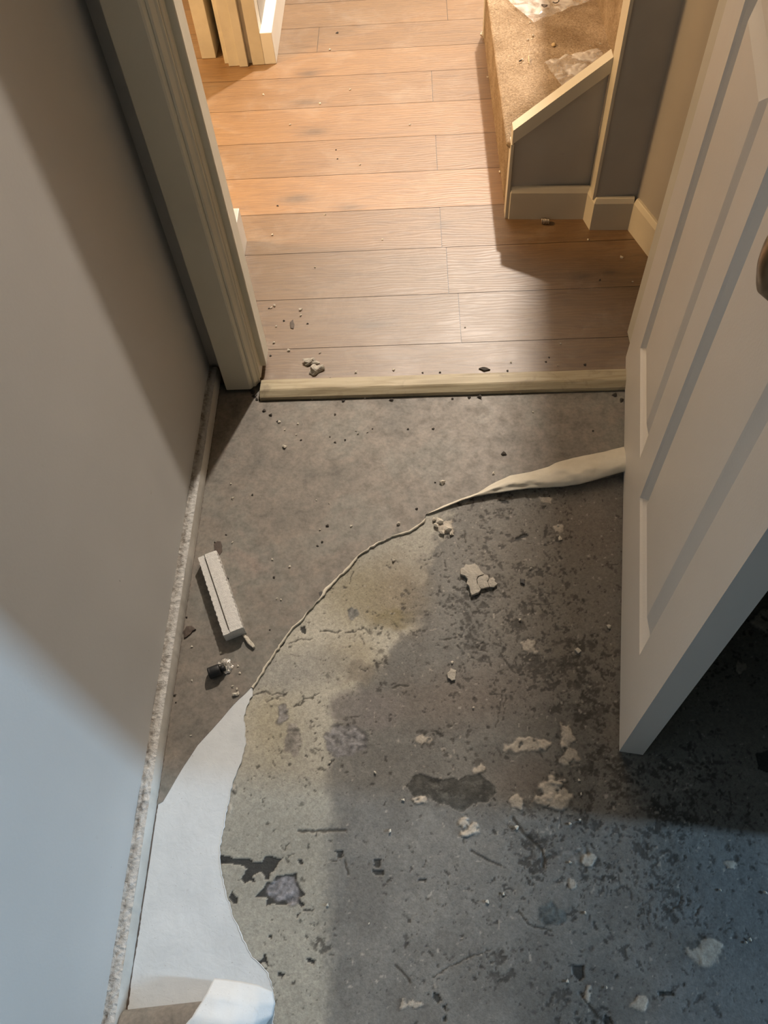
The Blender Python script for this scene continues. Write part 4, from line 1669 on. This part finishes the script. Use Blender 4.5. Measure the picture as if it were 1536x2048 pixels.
crumbs([(602, 620, 7), (543, 616, 6), (549, 612, 6), (602, 631, 5), (548, 686, 5), (578, 702, 6), (553, 653, 4), (640, 706, 4), (712, 745, 5), (788, 740, 5), (650, 430, 5), (545, 470, 4), (630, 535, 4),
        (527, 190, 5), (640, 208, 5), (660, 100, 4), (580, 250, 4), (720, 330, 4), (1022, 725, 5), (1121, 688, 5), (1115, 731, 4), (1176, 480, 6), (1243, 516, 6), (1265, 564, 5), (1000, 345, 7), (1010, 343, 6),
        (975, 155, 4), (765, 480, 4), (930, 655, 4), (820, 250, 4), (700, 180, 4)],
       CR, HZ, 'plaster_crumb', 'tiny pale plaster crumb on the oak boards', 'crumb', 'plaster crumbs on the boards')
crumbs([(787, 1121, 7), (880, 1045, 16), (872, 1052, 12), (897, 1060, 13), (884, 1066, 12), (903, 1068, 9), (868, 1040, 9), (1120, 1078, 10), (1116, 1052, 6), (1040, 1240, 6), (1062, 1137, 5), (1218, 1254, 10), 
        (750, 1545, 6), (806, 1600, 6), (1034, 1655, 8), (780, 1662, 7), (1140, 1648, 6), (1162, 1588, 7), (1170, 1826, 7), (1158, 1560, 6), (947, 1416, 5), (905, 1325, 6), (655, 1810, 5),
        (738, 1847, 4), (1007, 1788, 6), (975, 1803, 7), (1500, 1880, 8), (1492, 1885, 6), (1135, 1962, 6), (1140, 1725, 6), (1160, 1640, 5), (660, 1525, 5), (1213, 1975, 5), (1440, 1780, 6), (1530, 1785, 9), (700, 1290, 5), (1290, 1320, 5)],
       CR, .0002, 'plaster_crumb', 'tiny pale plaster crumb on the bare concrete', 'crumb', 'plaster crumbs on the concrete')
crumbs([(430, 1085, 4), (655, 1052, 8), (528, 822, 7), (541, 831, 8), (556, 843, 6), (687, 802, 9), (783, 800, 8), (960, 794, 10), (938, 795, 7), (905, 798, 6), (670, 829, 5), (602, 880, 5), (670, 885, 5), (660, 874, 4), (452, 1070, 4),
        (635, 1092, 5), (644, 1084, 5), (1186, 862, 6), (1007, 908, 8), (866, 858, 5), (816, 858, 5), (833, 1018, 5), (1230, 790, 8), (1243, 800, 9), (510, 792, 8), (505, 785, 9), (500, 778, 7), (514, 799, 8), (455, 1157, 5), (548, 1155, 6),
        (505, 990, 5), (373, 1235, 5), (350, 1390, 5), (352, 1405, 4), (540, 1260, 5), (870, 965, 4), (745, 858, 4), (690, 880, 4)],
       GR, VT, 'dark_grit', 'speck of dark grit on the brown vinyl', 'grit', 'dark grit on the vinyl')
crumbs([(1015, 742, 6), (1092, 724, 5), (1170, 730, 8), (568, 642, 5), (615, 648, 4), (580, 760, 5), (660, 757, 5), (845, 746, 4), (880, 745, 5), (538, 617, 4), (1200, 560, 5), (1098, 715, 4), (675, 66, 5), (672, 300, 4), (675, 318, 4), (555, 412, 4), (532, 716, 6), (541, 712, 5)],
       GR, HZ, 'dark_grit', 'speck of dark grit on the oak boards', 'grit', 'dark grit on the boards')
crumbs([(1066, 72, 5), (1056, 80, 5), (1200, 88, 5), (1060, 46, 4), (1180, 92, 4), (1045, 120, 5)], CR, TZ + .001, 'plaster_crumb', 'tiny pale crumb on the carpeted step', 'crumb', 'crumbs on the carpeted step')


def stick(u0, v0, u1, v1, z, r, mat, name, label, cat, group=None):
    a, b = Vector(on_floor(u0, v0, z)), Vector(on_floor(u1, v1, z))
    bm_ = bmesh.new()
    d = b - a
    lathe(bm_, [(r * .6, 0), (r, d.length * .3), (r * .9, d.length * .7), (r * .4, d.length)], Vector((0, 0, r)), d, 8)
    o_ = bm_obj(name, bm_, mat)
    o_.location = a
    return tag(o_, label, cat, group)


stick(1057, 113, 1058, 128, TZ + .003, .0014, M_straw, 'wood_splinter', 'pale wood splinter lying on the carpeted step', 'splinter')
stick(1038, 124, 1044, 121, TZ + .003, .0018, M_grit, 'dark_splinter', 'short dark splinter left of the pale one on the step', 'splinter')
place('corner_rubble', lump_mesh('corner_rubble', 61, 2, .8, .5), M_lump, 966, 70, 9, 9, HZ, .2, 'crumb of plaster at the far foot of the stairs', 'plaster lump')
place('corner_rubble', lump_mesh('corner_rubble', 63, 2, .8, .5), M_lump, 978, 78, 12, 9, HZ, .8, 'broken bit tucked under the far end of the step', 'plaster lump')
place('cardboard_bit', lump_mesh('cardboard_bit', 65, 2, .9, .3), M_straw, 1107, 92, 9, 8, TZ + .001, .5, 'tiny tan cube in the middle of the carpeted step', 'scrap')
